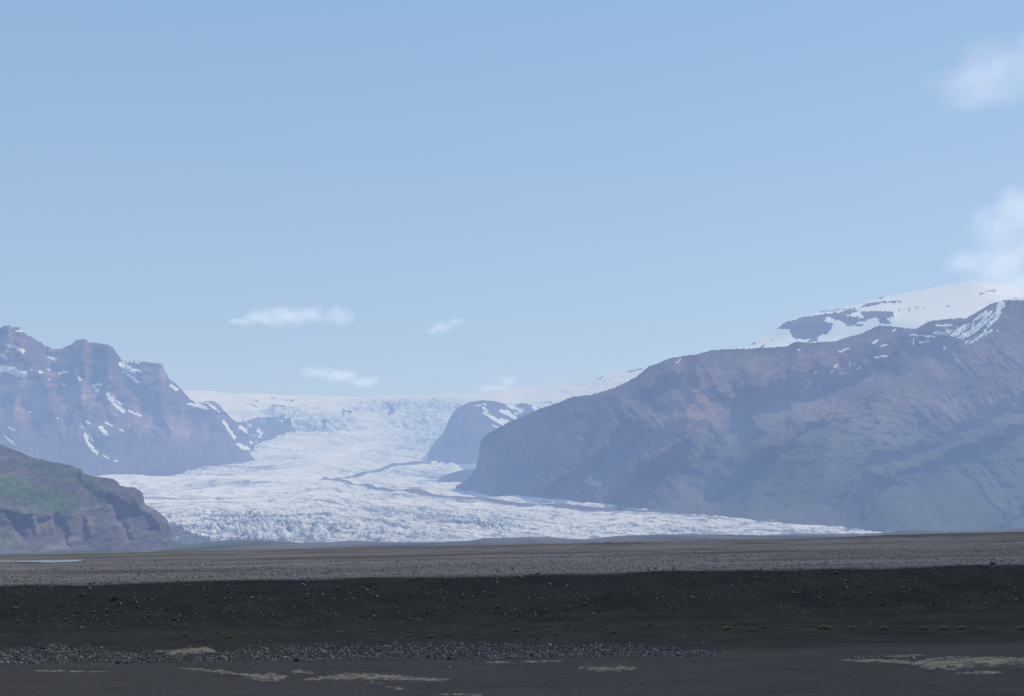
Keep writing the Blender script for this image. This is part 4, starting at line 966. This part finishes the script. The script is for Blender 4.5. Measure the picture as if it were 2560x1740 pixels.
# ------------------------------------------------------------------ clouds
def build_clouds():
    def cloud(lobes, D, dens, label, seed, thick=.8, soft=1.0, nscale=3.0):
        """lobes: (px,py,rx,ry) in photo units at depth D"""
        L = []
        for px, py, rx, ry in lobes:
            x, y, z = world(np.array([px]), np.array([py]), np.array([float(D)]))
            L.append((Vector((float(x[0]), float(D), float(z[0]))), rx / F * D, ry / F * D))
        c = sum((a[0] for a in L), Vector()) / len(L)
        import bmesh
        bm = bmesh.new()
        for pos, rx, rz in L:
            bmesh.ops.create_icosphere(bm, subdivisions=3, radius=1.0, matrix=Matrix.Translation(pos - c) @ Matrix.Diagonal((rx * 1.12, max(rx, rz) * thick * 1.12, rz * 1.15, 1)))
        pts = [v.co.copy() for v in bm.verts]; bm.free()
        bm = bmesh.new()
        for q in pts: bm.verts.new(q)
        bmesh.ops.convex_hull(bm, input=bm.verts)
        for v in [v for v in bm.verts if not v.link_faces]: bm.verts.remove(v)
        me = bpy.data.meshes.new('cloud'); bm.to_mesh(me); bm.free()
        n = NT('cloud_vapour')
        tc = n.n('ShaderNodeTexCoord').outputs['Object']
        R = max(a[1] for a in L)
        nv = n.vmath('ADD', tc, (seed * 1000.0, seed * 300.0, 0))
        wn = n.noise(nv, nscale / R, 5, .6)
        wv = n.n('ShaderNodeTexNoise'); n.l(nv, wv.inputs['Vector']); wv.inputs['Scale'].default_value = nscale * .6 / R; wv.inputs['Detail'].default_value = 2
        warp = n.vmath('SCALE', n.vmath('SUBTRACT', wv.outputs['Color'], (.5, .5, .5)), R * .35)
        pw = n.vmath('ADD', tc, warp)
        best = None
        for pos, rx, rz in L:
            q = n.vmath('DIVIDE', n.vmath('SUBTRACT', pw, tuple(pos - c)), (rx, max(rx, rz) * thick, rz))
            f = n.math('SUBTRACT', 1.0, n.vmath('LENGTH', q))
            best = f if best is None else n.math('SMOOTH_MAX', best, f, .25)
        s = n.math('ADD', best, n.math('MULTIPLY', n.math('SUBTRACT', wn, .55), 1.2))
        d = n.rng(s, -0.05, .75 * soft, 0.0, dens, smooth=True)
        # dies out inside the hull
        d = n.math('MULTIPLY', d, n.rng(best, -.15, .3, smooth=True))
        v = n.n('ShaderNodeVolumeScatter'); v.inputs['Color'].default_value = (1.0, .955, .93, 1); n.l(d, v.inputs['Density']); v.inputs['Anisotropy'].default_value = 0.1
        em = n.n('ShaderNodeEmission'); em.inputs['Color'].default_value = (0.78, 0.66, 0.64, 1); n.l(n.math('MULTIPLY', d, .14), em.inputs['Strength'])  # faint glow added to stand for repeated scattering inside the cloud
        ad = n.n('ShaderNodeAddShader'); n.l(v.outputs[0], ad.inputs[0]); n.l(em.outputs[0], ad.inputs[1])
        n.l(ad.outputs[0], n.out.inputs['Volume'])
        link('cloud', me, n.m, loc=c, label=label, category='cloud')
    cloud([(2425, 200, 140, 60), (2510, 160, 150, 100), (2620, 150, 160, 120), (2470, 235, 150, 45)], 9000, .0017, 'faint greyish cloud at upper right corner of sky', 1, .7, 1.5, 1.8)
    cloud([(2500, 665, 120, 85), (2560, 715, 130, 66), (2500, 580, 85, 90), (2560, 530, 100, 85), (2430, 655, 90, 40), (2670, 620, 150, 170)], 8300, .0034, 'largest cloud spilling over the snowy summit at right', 2, .75, 1.2, 2.0)
    cloud([(655, 793, 70, 24), (720, 792, 80, 33), (775, 787, 60, 27), (848, 790, 52, 32), (610, 803, 50, 14)], 16000, .0030, 'long flat white cloud left of centre', 3, .6, 1.2)
    cloud([(1105, 818, 46, 19), (1140, 805, 34, 13), (1085, 825, 34, 11)], 16000, .0032, 'small slanted cloud near centre of sky', 4, .6, 1.4)
    cloud([(790, 932, 55, 21), (850, 940, 65, 22), (910, 955, 54, 20)], 16000, .0032, 'low drawn out cloud above the ice cap left of centre', 5, .6, 1.3)
    cloud([(55, 975, 75, 60), (95, 1000, 70, 40)], 6400, .0009, 'faint wisp of mist before the craggy mountain at far left', 7, .6, 1.6, 2.0)
    cloud([(1268, 955, 44, 25), (1235, 972, 60, 17)], 16500, .0022, 'puff of cloud rising behind the ice cap skyline', 6, .6, 1.4)


SUN_EL, SUN_AZ = math.radians(49), math.radians(60)       # azimuth clockwise from the view direction (+Y)
def build_light():
    w = bpy.data.worlds.new('World'); scene.world = w; w.use_nodes = True
    t = w.node_tree; t.nodes.clear()
    sky = t.nodes.new('ShaderNodeTexSky'); sky.sky_type = 'NISHITA'; sky.sun_disc = False
    sky.sun_elevation = SUN_EL; sky.sun_rotation = SUN_AZ
    sky.altitude = 60; sky.air_density = 1.0; sky.dust_density = 0.6; sky.ozone_density = 2.0
    bg = t.nodes.new('ShaderNodeBackground'); out = t.nodes.new('ShaderNodeOutputWorld')
    bg.inputs['Strength'].default_value = 0.10
    # thin high haze evens the sky out: blend the sky towards its own mean colour for each elevation
    ge = t.nodes.new('ShaderNodeTexCoord'); sp = t.nodes.new('ShaderNodeSeparateXYZ'); t.links.new(ge.outputs['Generated'], sp.inputs[0])
    cr = t.nodes.new('ShaderNodeValToRGB'); t.links.new(sp.outputs[2], cr.inputs[0])
    e = cr.color_ramp.elements; e[0].position = 0.0; e[0].color = (6.0, 6.8, 8.3, 1); e[1].position = .45; e[1].color = (2.95, 5.2, 8.3, 1)
    k = e.new(.2); k.color = (4.4, 6.25, 8.7, 1)
    mx = t.nodes.new('ShaderNodeMix'); mx.data_type = 'RGBA'; mx.inputs[0].default_value = .65
    t.links.new(sky.outputs[0], mx.inputs[6]); t.links.new(cr.outputs[0], mx.inputs[7])
    t.links.new(mx.outputs[2], bg.inputs[0]); t.links.new(bg.outputs[0], out.inputs[0])
    d = Vector((math.sin(SUN_AZ) * math.cos(SUN_EL), math.cos(SUN_AZ) * math.cos(SUN_EL), math.sin(SUN_EL)))
    l = bpy.data.lights.new('sun', 'SUN'); l.energy = 4.35; l.angle = math.radians(.5); l.color = (1, .94, .865)
    o = bpy.data.objects.new('sun', l); COL.objects.link(o); o.rotation_euler = d.to_track_quat('Z', 'Y').to_euler()
    o.location = d * 500

def build_camera():
    c = bpy.data.cameras.new('camera'); c.lens = 50; c.sensor_width = 36; c.sensor_fit = 'HORIZONTAL'
    c.shift_y = (HY - 870) / 2560; c.clip_start = .5; c.clip_end = 120000
    o = bpy.data.objects.new('camera', c); COL.objects.link(o)
    m = Matrix(((CT, ST, 0, 0), (0, 0, -1, 0), (-ST, CT, 0, 0), (0, 0, 0, 1)))
    o.matrix_world = m
    scene.camera = o

scene.view_settings.view_transform = 'Standard'; scene.view_settings.look = 'None'; scene.view_settings.exposure = 0
scene.cycles.max_bounces = 4; scene.cycles.diffuse_bounces = 2; scene.cycles.volume_bounces = 1; scene.cycles.volume_step_rate = .6
scene.cycles.volume_max_steps = 128
scene.cycles.use_adaptive_sampling = True; scene.cycles.adaptive_threshold = .01

build_camera(); build_light()
build_ground(); build_glacier(); build_right(); build_snow_mountain(); build_left(); build_dome(); build_knoll(); build_hill(); build_moraine()
build_gravel(); build_rocks(); build_silt(); build_tufts(); build_small(); build_clouds()
